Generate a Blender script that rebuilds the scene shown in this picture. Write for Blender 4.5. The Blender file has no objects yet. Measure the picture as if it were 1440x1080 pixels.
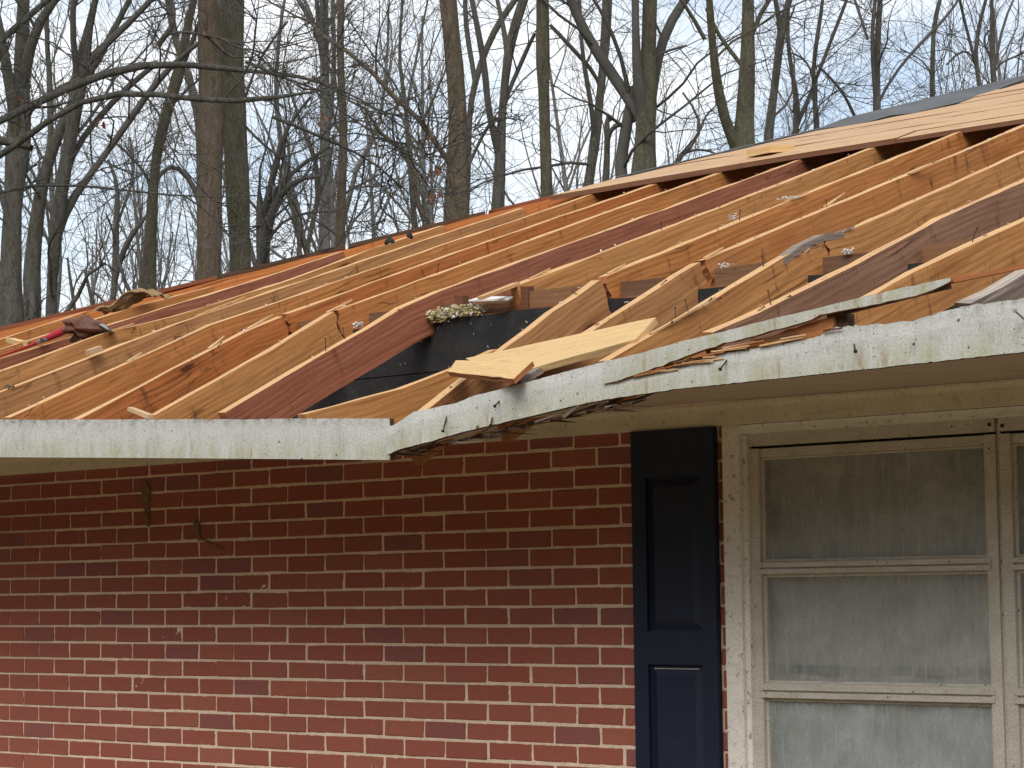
import bpy, bmesh, math, random
import numpy as np
from mathutils import Vector, Matrix
random.seed(7); RNG = np.random.default_rng(11)
S = bpy.context.scene
COL = S.collection
R = math.radians

# ---------------------------------------------------------------- camera
FPX, YAW, PIT, ROL = 3203.0, .70643, .09239, -.01157
CAM = np.array([8.10102, -6.12318, -.50081])
_r0 = np.array([math.cos(YAW), math.sin(YAW), 0.])
FW = np.array([-math.sin(YAW)*math.cos(PIT), math.cos(YAW)*math.cos(PIT), math.sin(PIT)])
_u0 = np.cross(_r0, FW)
RT = _r0*math.cos(ROL) + _u0*math.sin(ROL)
UP = -_r0*math.sin(ROL) + _u0*math.cos(ROL)
cd = bpy.data.cameras.new('camera'); cam = bpy.data.objects.new('camera', cd); COL.objects.link(cam)
cd.sensor_width = 36; cd.lens = FPX/1440*36; cd.clip_start = .1; cd.clip_end = 1500
M = Matrix.Identity(4)
for i in range(3):
    M[i][0] = RT[i]; M[i][1] = UP[i]; M[i][2] = -FW[i]; M[i][3] = CAM[i]
cam.matrix_world = M
S.camera = cam

# ---------------------------------------------------------------- world, sun, exposure
SUN_EL, SUN_AZ = R(43), R(298)          # azimuth measured from +x, anticlockwise
w = bpy.data.worlds.new('World'); S.world = w; w.use_nodes = True
wt = w.node_tree; wn = wt.nodes
bg = wn['Background']; bg.inputs['Strength'].default_value = .1
sky = wn.new('ShaderNodeTexSky'); sky.sky_type = 'NISHITA'; sky.sun_disc = False
sky.sun_elevation = SUN_EL; sky.sun_rotation = math.pi/2 - SUN_AZ
sky.dust_density = 1.5
tc = wn.new('ShaderNodeTexCoord'); mp = wn.new('ShaderNodeMapping')
mp.inputs['Scale'].default_value = (1, 1, 2.4)
cn = wn.new('ShaderNodeTexNoise'); cn.inputs['Scale'].default_value = 4.2
cn.inputs['Detail'].default_value = 5; cn.inputs['Roughness'].default_value = .55
cr = wn.new('ShaderNodeValToRGB')
cr.color_ramp.elements[0].position = .38; cr.color_ramp.elements[0].color = (.30, .30, .30, 1)
cr.color_ramp.elements[1].position = .60; cr.color_ramp.elements[1].color = (1, 1, 1, 1)
cm = wn.new('ShaderNodeMix'); cm.data_type = 'RGBA'
cm.inputs[7].default_value = (7.0, 7.25, 7.5, 1)
wt.links.new(tc.outputs['Generated'], mp.inputs[0]); wt.links.new(mp.outputs[0], cn.inputs['Vector'])
wt.links.new(cn.outputs['Fac'], cr.inputs[0]); wt.links.new(cr.outputs[0], cm.inputs[0])
wt.links.new(sky.outputs[0], cm.inputs[6]); wt.links.new(cm.outputs[2], bg.inputs[0])
sd = bpy.data.lights.new('sun', 'SUN'); sd.energy = 1.5; sd.angle = R(35); sd.color = (1, .96, .9)
so = bpy.data.objects.new('sun', sd); COL.objects.link(so)
sv = Vector((math.cos(SUN_AZ)*math.cos(SUN_EL), math.sin(SUN_AZ)*math.cos(SUN_EL), math.sin(SUN_EL)))
so.rotation_euler = sv.to_track_quat('Z', 'Y').to_euler(); so.location = (0, -10, 20)
S.view_settings.view_transform = 'Standard'; S.view_settings.look = 'None'
S.view_settings.exposure = .70; S.view_settings.gamma = 1; S.view_settings.use_curve_mapping = False
S.render.engine = 'CYCLES'

# ---------------------------------------------------------------- pixel -> place
def ray(px, py): return (px-720)/FPX*RT + (540-py)/FPX*UP + FW
def at_x(px, py, X): d = ray(px, py); return CAM + d*(X-CAM[0])/d[0]
def at_y(px, py, Y): d = ray(px, py); return CAM + d*(Y-CAM[1])/d[1]
def at_d(px, py, D): return CAM + ray(px, py)*D
def at_plane(px, py, n, p0):
    d = ray(px, py); n = np.array(n, float); return CAM + d*(n@(np.array(p0)-CAM))/(n@d)
TS = math.tan(R(19))
def zr(y): return .63 + TS*(y-.13)                       # plane of the rafter tops, front slope
def at_roof(px, py, h=0.): return at_plane(px, py, (0, -TS, 1), (0, .13, .63+h))
def project(P):
    d = np.array(P)-CAM; return 720+FPX*(d@RT)/(d@FW), 540-FPX*(d@UP)/(d@FW)
GZ = -2.15                                               # ground level
HIPC = 1.55                                              # hip runs along y = x + HIPC
RIDGE_Y = 4.9; XR = 8.0

# ---------------------------------------------------------------- scene helpers
def link(o): COL.objects.link(o); return o
def thing(name, loc, label, cat, group=None):
    o = link(bpy.data.objects.new(name, None)); o.location = loc; o.empty_display_size = .1
    return tag(o, label, cat, group)
def tag(o, label=None, cat=None, group=None, kind=None):
    if label: o['label'] = label
    if cat: o['category'] = cat
    if group: o['group'] = group
    if kind: o['kind'] = kind
    return o
def mesh_obj(name, me, parent=None, mats=()):
    o = link(bpy.data.objects.new(name, me))
    for m in mats:
        if m.name not in [x.name for x in me.materials if x]: me.materials.append(m)
    if parent is not None:
        o.parent = parent
        base = parent
        off = Vector((0, 0, 0))
        while base is not None: off += base.location; base = base.parent
        o.location = -off
    return o
class MB:
    """collects quads/polygons with uv and material index"""
    def __init__(s): s.v = []; s.f = []; s.uv = []; s.m = []
    def poly(s, pts, uv=None, m=0):
        i = len(s.v); s.v += [tuple(p) for p in pts]; s.f.append(list(range(i, i+len(pts))))
        s.uv += list(uv) if uv is not None else [(p[0]+p[1]*.7, p[2]) for p in pts]; s.m.append(m)
    def grid(s, A, uvA, m=0, flip=False):
        """A: rows of points"""
        for i in range(len(A)-1):
            for j in range(len(A[0])-1):
                q = [(i, j), (i+1, j), (i+1, j+1), (i, j+1)]
                if flip: q = q[::-1]
                s.poly([A[a][b] for a, b in q], [uvA[a][b] for a, b in q], m)
    def box(s, lo, hi, m=0):
        (x0, y0, z0), (x1, y1, z1) = lo, hi
        u = random.random()*9
        s.poly([(x0,y0,z0),(x1,y0,z0),(x1,y0,z1),(x0,y0,z1)], [(u+x0,z0),(u+x1,z0),(u+x1,z1),(u+x0,z1)], m)
        s.poly([(x1,y1,z0),(x0,y1,z0),(x0,y1,z1),(x1,y1,z1)], [(x1,z0),(x0,z0),(x0,z1),(x1,z1)], m)
        s.poly([(x1,y0,z0),(x1,y1,z0),(x1,y1,z1),(x1,y0,z1)], [(y0,z0),(y1,z0),(y1,z1),(y0,z1)], m)
        s.poly([(x0,y1,z0),(x0,y0,z0),(x0,y0,z1),(x0,y1,z1)], [(y1,z0),(y0,z0),(y0,z1),(y1,z1)], m)
        s.poly([(x0,y0,z1),(x1,y0,z1),(x1,y1,z1),(x0,y1,z1)], [(u+x0,y0),(u+x1,y0),(u+x1,y1),(u+x0,y1)], m)
        s.poly([(x0,y1,z0),(x1,y1,z0),(x1,y0,z0),(x0,y0,z0)], [(u+x0,y1),(u+x1,y1),(u+x1,y0),(u+x0,y0)], m)
    def hexa(s, c, m=(0,)*6, uvs=None):
        """c: 4 top corners then 4 bottom corners, same order (ccw from above)"""
        c = [Vector(p) for p in c]
        L = (c[1]-c[0]).length; W = (c[3]-c[0]).length; H = (c[0]-c[4]).length
        s.poly(c[:4], [(0,0),(L,0),(L,W),(0,W)], m[0])
        s.poly([c[7],c[6],c[5],c[4]], [(0,W),(L,W),(L,0),(0,0)], m[1])
        for k in range(4):
            a, b = k, (k+1) % 4; l = (c[b]-c[a]).length
            s.poly([c[a+4],c[b+4],c[b],c[a]], [(0,0),(l,0),(l,H),(0,H)], m[2+k])
    def build(s, name, mats, parent=None, smooth=False, weld=True):
        me = bpy.data.meshes.new(name); me.from_pydata(s.v, [], s.f)
        ul = me.uv_layers.new(name='UVMap'); ul.data.foreach_set('uv', np.array(s.uv, np.float32).ravel())
        me.polygons.foreach_set('material_index', s.m)
        if not isinstance(mats, (list, tuple)): mats = [mats]
        for m in mats: me.materials.append(m)
        if weld:
            bm = bmesh.new(); bm.from_mesh(me); bmesh.ops.remove_doubles(bm, verts=bm.verts, dist=1e-5)
            bm.to_mesh(me); bm.free()
        if smooth: me.polygons.foreach_set('use_smooth', [True]*len(me.polygons))
        me.update()
        return mesh_obj(name, me, parent)

# ---------------------------------------------------------------- materials
class G:
    def __init__(s, name):
        s.mat = bpy.data.materials.new(name); s.mat.use_nodes = True
        s.t = s.mat.node_tree; s.t.nodes.clear()
        s.out = s.t.nodes.new('ShaderNodeOutputMaterial')
    def n(s, typ, ins=None, **props):
        nd = s.t.nodes.new('ShaderNode'+typ)
        for k, v in props.items(): setattr(nd, k, v)
        for k, v in (ins or {}).items():
            sk = nd.inputs[k]
            if hasattr(v, 'is_output') or isinstance(v, bpy.types.NodeSocket): s.t.links.new(v, sk)
            else: sk.default_value = v
        return nd
    def math(s, op, a, b=0., c=0., clamp=False): return s.n('Math', {0: a, 1: b, 2: c}, operation=op, use_clamp=clamp).outputs[0]
    def mix(s, f, a, b, blend='MIX'):
        nd = s.n('Mix', {0: f}, data_type='RGBA', blend_type=blend)
        for k, v in ((6, a), (7, b)):
            if isinstance(v, bpy.types.NodeSocket): s.t.links.new(v, nd.inputs[k])
            else: nd.inputs[k].default_value = (*v, 1) if len(v) == 3 else v
        return nd.outputs[2]
    def noise(s, vec, scale, detail=4, rough=.55, dist=0.): return s.n('TexNoise', {'Vector': vec, 'Scale': scale, 'Detail': detail, 'Roughness': rough, 'Distortion': dist}).outputs['Fac']
    def voro(s, vec, scale, feature='F1'): return s.n('TexVoronoi', {'Vector': vec, 'Scale': scale}, feature=feature)
    def ramp(s, v, lo, hi, clamp=True): return s.n('MapRange', {0: v, 1: lo, 2: hi, 3: 0., 4: 1.}, clamp=clamp).outputs[0]
    def vec(s, v, scale=(1,1,1), off=(0,0,0)):
        nd = s.n('Mapping', {0: v}); nd.inputs['Scale'].default_value = scale
        if isinstance(off, bpy.types.NodeSocket): s.t.links.new(off, nd.inputs['Location'])
        else: nd.inputs['Location'].default_value = off
        return nd.outputs[0]
    def comb(s, x, y, z): return s.n('CombineXYZ', {0: x, 1: y, 2: z}).outputs[0]
    def sep(s, v): return s.n('SeparateXYZ', {0: v}).outputs
    def bump(s, h, strength=.3, dist=.01): return s.n('Bump', {'Height': h, 'Strength': strength, 'Distance': dist}).outputs[0]
    def bsdf(s, col, rough=.8, spec=.25, normal=None, **k):
        ins = {'Base Color': col if isinstance(col, bpy.types.NodeSocket) else (*col, 1), 'Roughness': rough, 'Specular IOR Level': spec}
        if normal is not None: ins['Normal'] = normal
        ins.update(k)
        b = s.n('BsdfPrincipled', ins); s.t.links.new(b.outputs[0], s.out.inputs[0]); return b
    def uv(s): return s.n('UVMap', uv_map='UVMap').outputs[0]
    def obj(s): return s.n('TexCoord').outputs['Object']

def wood(name, base=None, grain=.16, knots=True, cracks=.5, stain=.5, specks=.5, dark_specks=0.):
    g = G(name); uv = g.uv(); oi = g.n('ObjectInfo')
    u, v, _ = g.sep(uv); rnd = g.math('MULTIPLY', oi.outputs['Random'], 37.)
    off = g.comb(rnd, rnd, rnd)
    wob = g.noise(g.vec(uv, (1.6, 3, 1), off), 1.2, 2)
    vv = g.math('ADD', v, g.math('MULTIPLY', wob, .022))
    gv = g.comb(g.math('ADD', g.math('MULTIPLY', u, 1.1), rnd), g.math('MULTIPLY', vv, 55.), rnd)
    fine = g.noise(gv, 2.2, 6, .65)
    ring = g.math('SINE', g.math('MULTIPLY', g.math('ADD', vv, g.math('MULTIPLY', wob, .05)), 300.))
    ring = g.ramp(ring, -.6, 1.)
    broad = g.noise(g.vec(uv, (1.3, 5, 1), off), 2., 3)
    if base is None: c0 = oi.outputs['Color']
    else: c0 = g.mix(0., base, base)
    dk = g.mix(1., c0, (.66, .54, .45), 'MULTIPLY'); lt = g.mix(1., c0, (1.22, 1.22, 1.15), 'MULTIPLY')
    col = g.mix(g.ramp(fine, .22, .78), dk, lt)
    col = g.mix(g.math('MULTIPLY', ring, grain), col, dk)
    col = g.mix(g.math('MULTIPLY', g.ramp(broad, .35, .75), .4), col, g.mix(1., c0, (.72, .58, .5), 'MULTIPLY'))
    dr = g.noise(g.vec(uv, (.9, 1.5, 1), off), 1.1, 3)
    col = g.mix(g.math('MULTIPLY', g.ramp(dr, .45, .7), .35), col, g.mix(1., c0, (.80, .80, .85), 'MULTIPLY'))
    if stain:
        st = g.noise(g.vec(uv, (16, 4, 1), off), 1.2, 5, .7)
        col = g.mix(g.math('MULTIPLY', g.ramp(st, .58, .70), stain), col, (.11, .040, .018))
        wash = g.noise(g.vec(uv, (2.2, 9, 1), g.comb(u, rnd, 3.)), 1.1, 3)
        col = g.mix(g.math('MULTIPLY', g.ramp(wash, .56, .8), .35*stain), col, (.16, .115, .085))
    if knots:
        k = g.voro(g.vec(uv, (2.3, 9, 1), off), 1.)
        kd = g.math('ADD', k.outputs['Distance'], g.math('MULTIPLY', fine, .08))
        rare = g.ramp(g.sep(k.outputs['Color'])[0], .55, .6)
        km = g.math('MULTIPLY', g.math('SUBTRACT', 1., g.ramp(kd, .11, .16)), rare)
        kr = g.math('MULTIPLY', g.math('SUBTRACT', 1., g.ramp(kd, .14, .42)), rare)
        col = g.mix(g.math('MULTIPLY', kr, .5), col, g.mix(1., c0, (.5, .33, .24), 'MULTIPLY'))
        col = g.mix(g.math('MULTIPLY', km, .85), col, (.05, .016, .01))
    if cracks:
        cnz = g.noise(g.comb(g.math('ADD', g.math('MULTIPLY', u, .55), rnd), g.math('MULTIPLY', vv, 9.), rnd), 1.6, 2)
        cl = g.math('SUBTRACT', 1., g.ramp(g.math('ABSOLUTE', g.math('SUBTRACT', cnz, .5)), .004, .010))
        cmask = g.ramp(g.noise(g.vec(uv, (1.1, 3, 1), off), 1.3, 1), .52, .56)
        cl = g.math('MULTIPLY', g.math('MULTIPLY', cl, cmask), cracks)
        col = g.mix(cl, col, (.025, .010, .006))
    if specks:
        sp = g.voro(g.vec(uv, (1, 1, 1), off), 70.)
        sm = g.math('MULTIPLY', g.math('SUBTRACT', 1., g.ramp(sp.outputs['Distance'], .10, .16)), g.ramp(g.sep(sp.outputs['Color'])[1], .93, .95))
        col = g.mix(g.math('MULTIPLY', sm, specks), col, (.75, .68, .55))
    if dark_specks:
        sp = g.voro(g.vec(uv, (1, 1, 1), off), 55.)
        sm = g.math('MULTIPLY', g.math('SUBTRACT', 1., g.ramp(sp.outputs['Distance'], .16, .26)), g.ramp(g.sep(sp.outputs['Color'])[1], .88, .9))
        col = g.mix(g.math('MULTIPLY', sm, dark_specks), col, (.06, .025, .015))
    h = g.math('ADD', fine, g.math('MULTIPLY', ring, .3))
    g.bsdf(col, .78, .2, g.bump(h, .35, .004)); return g.mat

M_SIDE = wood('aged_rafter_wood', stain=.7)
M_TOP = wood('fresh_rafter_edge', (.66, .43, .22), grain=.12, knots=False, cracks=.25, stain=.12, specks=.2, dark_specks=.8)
M_NEWB = wood('fresh_pale_board', (.70, .51, .26), grain=.25, knots=False, cracks=.3, stain=.15, specks=.0, dark_specks=.7)
M_DECK = wood('plywood_deck', (.56, .39, .24), grain=.2, knots=False, cracks=.5, stain=.22, specks=0, dark_specks=.35)
M_DECKEDGE = wood('deck_edge', (.20, .10, .06), grain=.3, knots=False, cracks=.3, stain=.4, specks=0)
M_WEATH = wood('weathered_wood', (.29, .25, .225), grain=.5, knots=False, cracks=.8, stain=.3, specks=.6, dark_specks=.5)
M_ROTTOP = wood('rotted_grey_top', (.46, .42, .39), grain=.5, knots=False, cracks=1., stain=.8, specks=.8, dark_specks=1.)
M_HIP = wood('hip_wood', (.24, .085, .042), grain=.3, cracks=.7, stain=.5)
M_SPLIT = wood('torn_wood', (.40, .17, .07), grain=.6, knots=False, cracks=.9, stain=.4)
M_ROT = wood('rotten_wood', (.10, .06, .04), grain=.6, knots=False, cracks=.9, stain=.8)

def fascia_mat():
    g = G('weathered_white_paint'); uv = g.uv(); u, v, _ = g.sep(uv)
    P = g.n('NewGeometry').outputs['Position']
    n1 = g.noise(g.vec(uv, (3, 3, 1)), 3, 6, .7); n2 = g.noise(g.vec(uv, (22, 5, 1)), 2, 5, .7)
    col = g.mix(g.ramp(n1, .3, .75), (.63, .63, .605), (.50, .50, .475))
    col = g.mix(g.math('MULTIPLY', g.ramp(n2, .5, .78), .5), col, (.30, .30, .27))
    mott = g.noise(uv, 140, 4, .8)
    col = g.mix(g.math('MULTIPLY', g.ramp(mott, .42, .66), .62), col, (.29, .295, .25))
    low = g.math('SUBTRACT', 1., g.ramp(v, .015, .075))                # v counts up from the board's lower edge
    an = g.noise(g.vec(uv, (5, 1.5, 1)), 2.4, 5, .7)
    am = g.math('MULTIPLY', low, g.ramp(an, .38, .66))
    col = g.mix(g.math('MULTIPLY', am, .62), col, (.30, .29, .085))
    an2 = g.noise(g.vec(uv, (9, 2, 1)), 3, 4)
    col = g.mix(g.math('MULTIPLY', g.math('MULTIPLY', low, g.ramp(an2, .58, .72)), .7), col, (.25, .13, .04))
    top = g.ramp(v, .095, .14); tn = g.noise(g.vec(uv, (7, 7, 1)), 4, 6, .75)
    col = g.mix(g.math('MULTIPLY', g.math('MULTIPLY', top, g.ramp(tn, .45, .65)), .85), col, (.085, .075, .06))
    for sc, th, w_ in ((38., .93, .18), (95., .88, .22), (16., .95, .12)):
        sp = g.voro(uv, sc)
        d = g.math('ADD', sp.outputs['Distance'], g.math('MULTIPLY', mott, .1))
        sm = g.math('MULTIPLY', g.math('SUBTRACT', 1., g.ramp(d, w_, w_+.06)), g.ramp(g.sep(sp.outputs['Color'])[0], th, th+.01))
        col = g.mix(g.math('MULTIPLY', sm, .9), col, (.035, .028, .02))
    cr_ = g.noise(g.comb(g.math('MULTIPLY', u, 28.), g.math('MULTIPLY', v, 3.), 1.), 1.5, 3, .6)
    ck = g.math('MULTIPLY', g.math('SUBTRACT', 1., g.ramp(g.math('ABSOLUTE', g.math('SUBTRACT', cr_, .5)), .004, .014)), g.ramp(n1, .5, .58))
    col = g.mix(g.math('MULTIPLY', ck, .3), col, (.06, .05, .04))
    g.bsdf(col, .72, .25, g.bump(g.math('ADD', mott, n2), .35, .004)); return g.mat
M_FASC = fascia_mat()

def paint(name, c, dirt=.4, flake=0., rough=.6, scale=1., dirtc=(.10, .075, .05), spec=.3):
    g = G(name); uv = g.uv()
    n1 = g.noise(g.vec(uv, (2, 2, 1)), 3*scale, 6, .7); n2 = g.noise(uv, 90*scale, 4, .75); n3 = g.noise(g.vec(uv, (1.2, 14, 1)), 2.5*scale, 5, .7)
    col = g.mix(g.ramp(n1, .3, .75), c, tuple(x*.78 for x in c))
    col = g.mix(g.math('MULTIPLY', g.ramp(n2, .5, .72), dirt), col, dirtc)
    col = g.mix(g.math('MULTIPLY', g.ramp(n3, .56, .72), dirt*.8), col, dirtc)
    sp = g.voro(uv, 46.*scale)
    sm = g.math('MULTIPLY', g.math('SUBTRACT', 1., g.ramp(sp.outputs['Distance'], .15, .25)), g.ramp(g.sep(sp.outputs['Color'])[0], .93, .94))
    col = g.mix(g.math('MULTIPLY', sm, dirt), col, (.03, .022, .015))
    h = n2
    if flake:
        fl = g.noise(g.vec(uv, (9, 9, 1)), 3.2*scale, 7, .8)
        fm = g.ramp(fl, .575, .60); col = g.mix(g.math('MULTIPLY', fm, flake), col, (.085, .06, .04)); h = g.math('SUBTRACT', n2, g.math('MULTIPLY', fm, 2.))
    g.bsdf(col, rough, spec, g.bump(h, .25, .003)); return g.mat
M_SOFFIT = paint('soffit_paint', (.60, .51, .39), .35, .0, .7)  # tan includes the brown bounce light from the ground
M_FRIEZE = paint('frieze_cream_bounce', (.78, .71, .55), .3, .35, .65)  # cream, with the ground's warm bounce put into the colour
M_CASING = paint('flaking_casing_paint', (.88, .84, .76), .3, .7, .7)
M_SHUT = paint('navy_shutter_paint', (.009, .016, .040), .22, 0., .5, 1., (.045, .05, .06), .35)
M_MUD = paint('dry_mud', (.24, .145, .09), .4, 0, .95, 1, (.12, .07, .045))
M_CHIPW = paint('pale_splinter', (.62, .42, .24), .2, 0, .8)

def alu_mat():
    g = G('oxidised_aluminium'); uv = g.uv()
    n1 = g.noise(uv, 170, 4, .85); n2 = g.noise(g.vec(uv, (2, 2, 1)), 5, 5, .7)
    col = g.mix(g.ramp(n1, .40, .62), (.44, .41, .35), (.76, .72, .64))
    col = g.mix(g.math('MULTIPLY', g.ramp(n2, .45, .75), .55), col, (.32, .26, .19))
    sp = g.voro(uv, 60.)
    sm = g.math('MULTIPLY', g.math('SUBTRACT', 1., g.ramp(sp.outputs['Distance'], .14, .22)), g.ramp(g.sep(sp.outputs['Color'])[0], .93, .94))
    col = g.mix(sm, col, (.03, .02, .012))
    g.bsdf(col, .6, .4, g.bump(n1, .25, .002), Metallic=.15); return g.mat
M_ALU = alu_mat()

def brick_mat(name, island=False):
    g = G(name); P = g.n('NewGeometry'); pos = P.outputs['Position']; oi = g.n('ObjectInfo')
    rv = P.outputs['Random Per Island'] if island else oi.outputs['Random']
    r2 = g.math('FRACT', g.math('MULTIPLY', rv, 17.3))
    n1 = g.noise(pos, 60, 5, .7); n2 = g.noise(g.vec(pos, (9, 9, 20)), 2, 4); n3 = g.noise(pos, 350, 3, .8)
    tone = g.n('ValToRGB', {0: rv}); e = tone.color_ramp.elements
    e[0].position = 0; e[0].color = (.300, .092, .064, 1); e[1].position = 1; e[1].color = (.355, .115, .074, 1)
    for p_, c_ in ((.30, (.325, .100, .068, 1)), (.55, (.310, .100, .072, 1)), (.80, (.338, .104, .068, 1)), (.93, (.345, .122, .082, 1))):
        q = e.new(p_); q.color = c_
    col = tone.outputs[0]
    col = g.mix(g.ramp(r2, .89, .93), col, (.265, .098, .084))
    col = g.mix(g.math('MULTIPLY', g.ramp(n2, .45, .75), .4), col, (.265, .088, .068))
    col = g.mix(g.math('MULTIPLY', g.ramp(n1, .5, .75), .35), col, (.39, .16, .115))
    sp = g.voro(g.vec(pos, (1, 1, .45)), 34.)
    sm = g.math('MULTIPLY', g.math('SUBTRACT', 1., g.ramp(sp.outputs['Distance'], .05, .10)), g.ramp(g.sep(sp.outputs['Color'])[0], .93, .94))
    col = g.mix(g.math('MULTIPLY', sm, .6), col, (.45, .36, .30))
    g.bsdf(col, .85, .2, g.bump(g.math('ADD', n3, n1), .4, .002)); return g.mat
M_BRICK = brick_mat('red_brick'); M_BRICKS = brick_mat('red_brick_field', True)
def mortar_mat():
    g = G('mortar'); pos = g.n('NewGeometry').outputs['Position']
    n1 = g.noise(pos, 9, 6, .7); n2 = g.noise(pos, 160, 4, .8)
    col = g.mix(g.ramp(n1, .3, .7), (.88, .70, .53), (.76, .60, .45))
    col = g.mix(g.math('MULTIPLY', g.ramp(n2, .52, .75), .5), col, (.26, .19, .14))
    g.bsdf(col, .95, .1, g.bump(n2, .6, .006)); return g.mat
M_MORT = mortar_mat()

def sheath_mat():
    g = G('black_sheathing'); uv = g.uv()
    n1 = g.noise(g.vec(uv, (4, 4, 1)), 3, 6, .7); n2 = g.noise(uv, 240, 3, .8)
    col = g.mix(g.ramp(n1, .3, .75), (.016, .017, .018), (.034, .034, .033))
    col = g.mix(g.math('MULTIPLY', g.ramp(n2, .55, .8), .35), col, (.075, .075, .07))
    sp = g.voro(uv, 24.); d = g.math('ADD', sp.outputs['Distance'], g.math('MULTIPLY', n1, .2))
    sm = g.math('MULTIPLY', g.math('SUBTRACT', 1., g.ramp(d, .16, .22)), g.ramp(g.sep(sp.outputs['Color'])[0], .78, .79))
    col = g.mix(g.math('MULTIPLY', sm, .8), col, (.34, .32, .26))
    sc = g.noise(g.vec(uv, (9, 3, 1)), 3, 3, .5, 1.5)
    sl = g.math('MULTIPLY', g.math('SUBTRACT', 1., g.ramp(g.math('ABSOLUTE', g.math('SUBTRACT', sc, .5)), .002, .006)), g.ramp(n1, .52, .56))
    col = g.mix(g.math('MULTIPLY', sl, .35), col, (.2, .19, .16))
    g.bsdf(col, .75, .25, g.bump(n2, .3, .003)); return g.mat
M_SHEATH = sheath_mat()

def felt_mat():
    g = G('roofing_felt'); pos = g.n('NewGeometry').outputs['Position']
    n1 = g.noise(pos, 3, 5, .6); n2 = g.noise(pos, 120, 3, .8)
    col = g.mix(g.ramp(n1, .3, .7), (.075, .078, .084), (.13, .134, .14))
    col = g.mix(g.math('MULTIPLY', g.ramp(n2, .5, .8), .4), col, (.21, .21, .21))
    g.bsdf(col, .8, .3, g.bump(g.math('ADD', n1, n2), .4, .01)); return g.mat
M_FELT = felt_mat()
def flat(name, c, rough=.8, spec=.25, var=.3, sc=20., **k):
    g = G(name); pos = g.n('TexCoord').outputs['Object']; n1 = g.noise(pos, sc, 5, .65)
    col = g.mix(g.ramp(n1, .3, .72), c, tuple(x*(1-var) for x in c))
    g.bsdf(col, rough, spec, g.bump(n1, .3, .01), **k); return g.mat
M_NAIL = flat('rusty_nail', (.045, .028, .02), .6, .4, .4, 200.)
M_GALV = flat('galvanised_nail', (.30, .31, .33), .45, .5, .3, 200., Metallic=.5)
M_ATTIC = flat('attic_insulation', (.16, .14, .12), .95, .05, .5, 8.)
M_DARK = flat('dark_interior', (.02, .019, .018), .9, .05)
M_LEATHER = flat('brown_leather', (.15, .055, .028), .55, .4, .45, 30.)
M_REDTOOL = flat('red_fabric', (.42, .02, .03), .6, .3, .3, 30.)
M_GREY = flat('grey_strap', (.30, .31, .30), .5, .4, .4, 40.)
M_TAN = flat('tan_felt_scrap', (.36, .24, .13), .85, .15, .4, 25.)
M_INSY = flat('yellow_insulation', (.50, .42, .19), .95, .05, .35, 60.)
M_INSW = flat('white_insulation', (.72, .70, .66), .95, .05, .25, 60.)
M_LEAFR = flat('red_dead_leaf', (.28, .035, .02), .7, .2, .3, 30.)
M_LEAFB = flat('brown_dead_leaf', (.20, .10, .06), .7, .2, .4, 30.)

def bark_mat(name, c, c2, moss=(.09, .085, .03), mossf=.35, sc=1.):
    g = G(name); pos = g.n('NewGeometry').outputs['Position']
    v = g.vec(pos, (1, 1, .22)); n1 = g.noise(v, 14*sc, 6, .8); n2 = g.noise(pos, 2.6, 5, .7); n3 = g.noise(g.vec(pos, (1, 1, .55)), 34*sc, 5, .85)
    col = g.mix(g.ramp(n1, .35, .65), c, c2)
    col = g.mix(g.math('MULTIPLY', g.ramp(n2, .48, .68), mossf), col, moss)
    col = g.mix(g.math('MULTIPLY', g.ramp(n3, .54, .66), .75), col, (.30, .29, .24))
    col = g.mix(g.math('MULTIPLY', g.ramp(n3, .46, .3), .6), col, (.025, .02, .015))
    g.bsdf(col, .95, .1, g.bump(g.math('ADD', n1, n3), 1., .06)); return g.mat
B_GREY = bark_mat('grey_bark', (.098, .092, .079), (.220, .208, .180))
B_MOSS = bark_mat('mossy_bark', (.105, .097, .068), (.230, .212, .156), (.125, .128, .048), .6)
B_RED = bark_mat('reddish_bark', (.115, .088, .066), (.255, .200, .150), (.13, .13, .06), .55)
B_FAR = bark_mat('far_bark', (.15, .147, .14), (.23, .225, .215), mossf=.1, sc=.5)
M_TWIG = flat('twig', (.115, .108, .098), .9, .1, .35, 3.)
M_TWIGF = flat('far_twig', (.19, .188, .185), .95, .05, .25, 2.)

def glass_mat(name, tint, dirt, dirtc, mould=0.):
    g = G(name); uv = g.uv()
    st = g.noise(g.vec(uv, (26, 1.6, 1)), 2, 6, .75); n1 = g.noise(g.vec(uv, (3, 3, 1)), 2, 5, .65); n2 = g.noise(uv, 120, 3, .8)
    d = g.bsdf(g.mix(g.ramp(st, .3, .7), dirtc, tuple(x*.6 for x in dirtc)), .9, .1)
    tr = g.n('BsdfTransparent', {0: (*tint, 1)}); gl = g.n('BsdfGlossy', {'Color': (1, 1, 1, 1), 'Roughness': .03})
    fr = g.n('Fresnel', {0: 1.5}).outputs[0]
    m1 = g.n('MixShader', {0: fr, 1: tr.outputs[0], 2: gl.outputs[0]})
    df = g.math('MULTIPLY', g.math('ADD', g.math('MULTIPLY', g.ramp(n1, .3, .75), .55), g.math('MULTIPLY', g.ramp(st, .5, .75), .55)), dirt, clamp=True)
    if mould:
        mm = g.math('MULTIPLY', g.ramp(n2, .56, .64), g.ramp(n1, .45, .62))
        df = g.math('MAXIMUM', df, g.math('MULTIPLY', mm, mould))
    m2 = g.n('MixShader', {0: df, 1: m1.outputs[0], 2: d.outputs[0]})
    g.t.links.new(m2.outputs[0], g.out.inputs[0]); return g.mat
M_GLASS = glass_mat('dirty_glass', (.94, .95, .94), .85, (.80, .79, .75))
M_GLASS3 = glass_mat('mouldy_glass', (.94, .96, .96), .85, (.80, .85, .85), .75)
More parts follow.
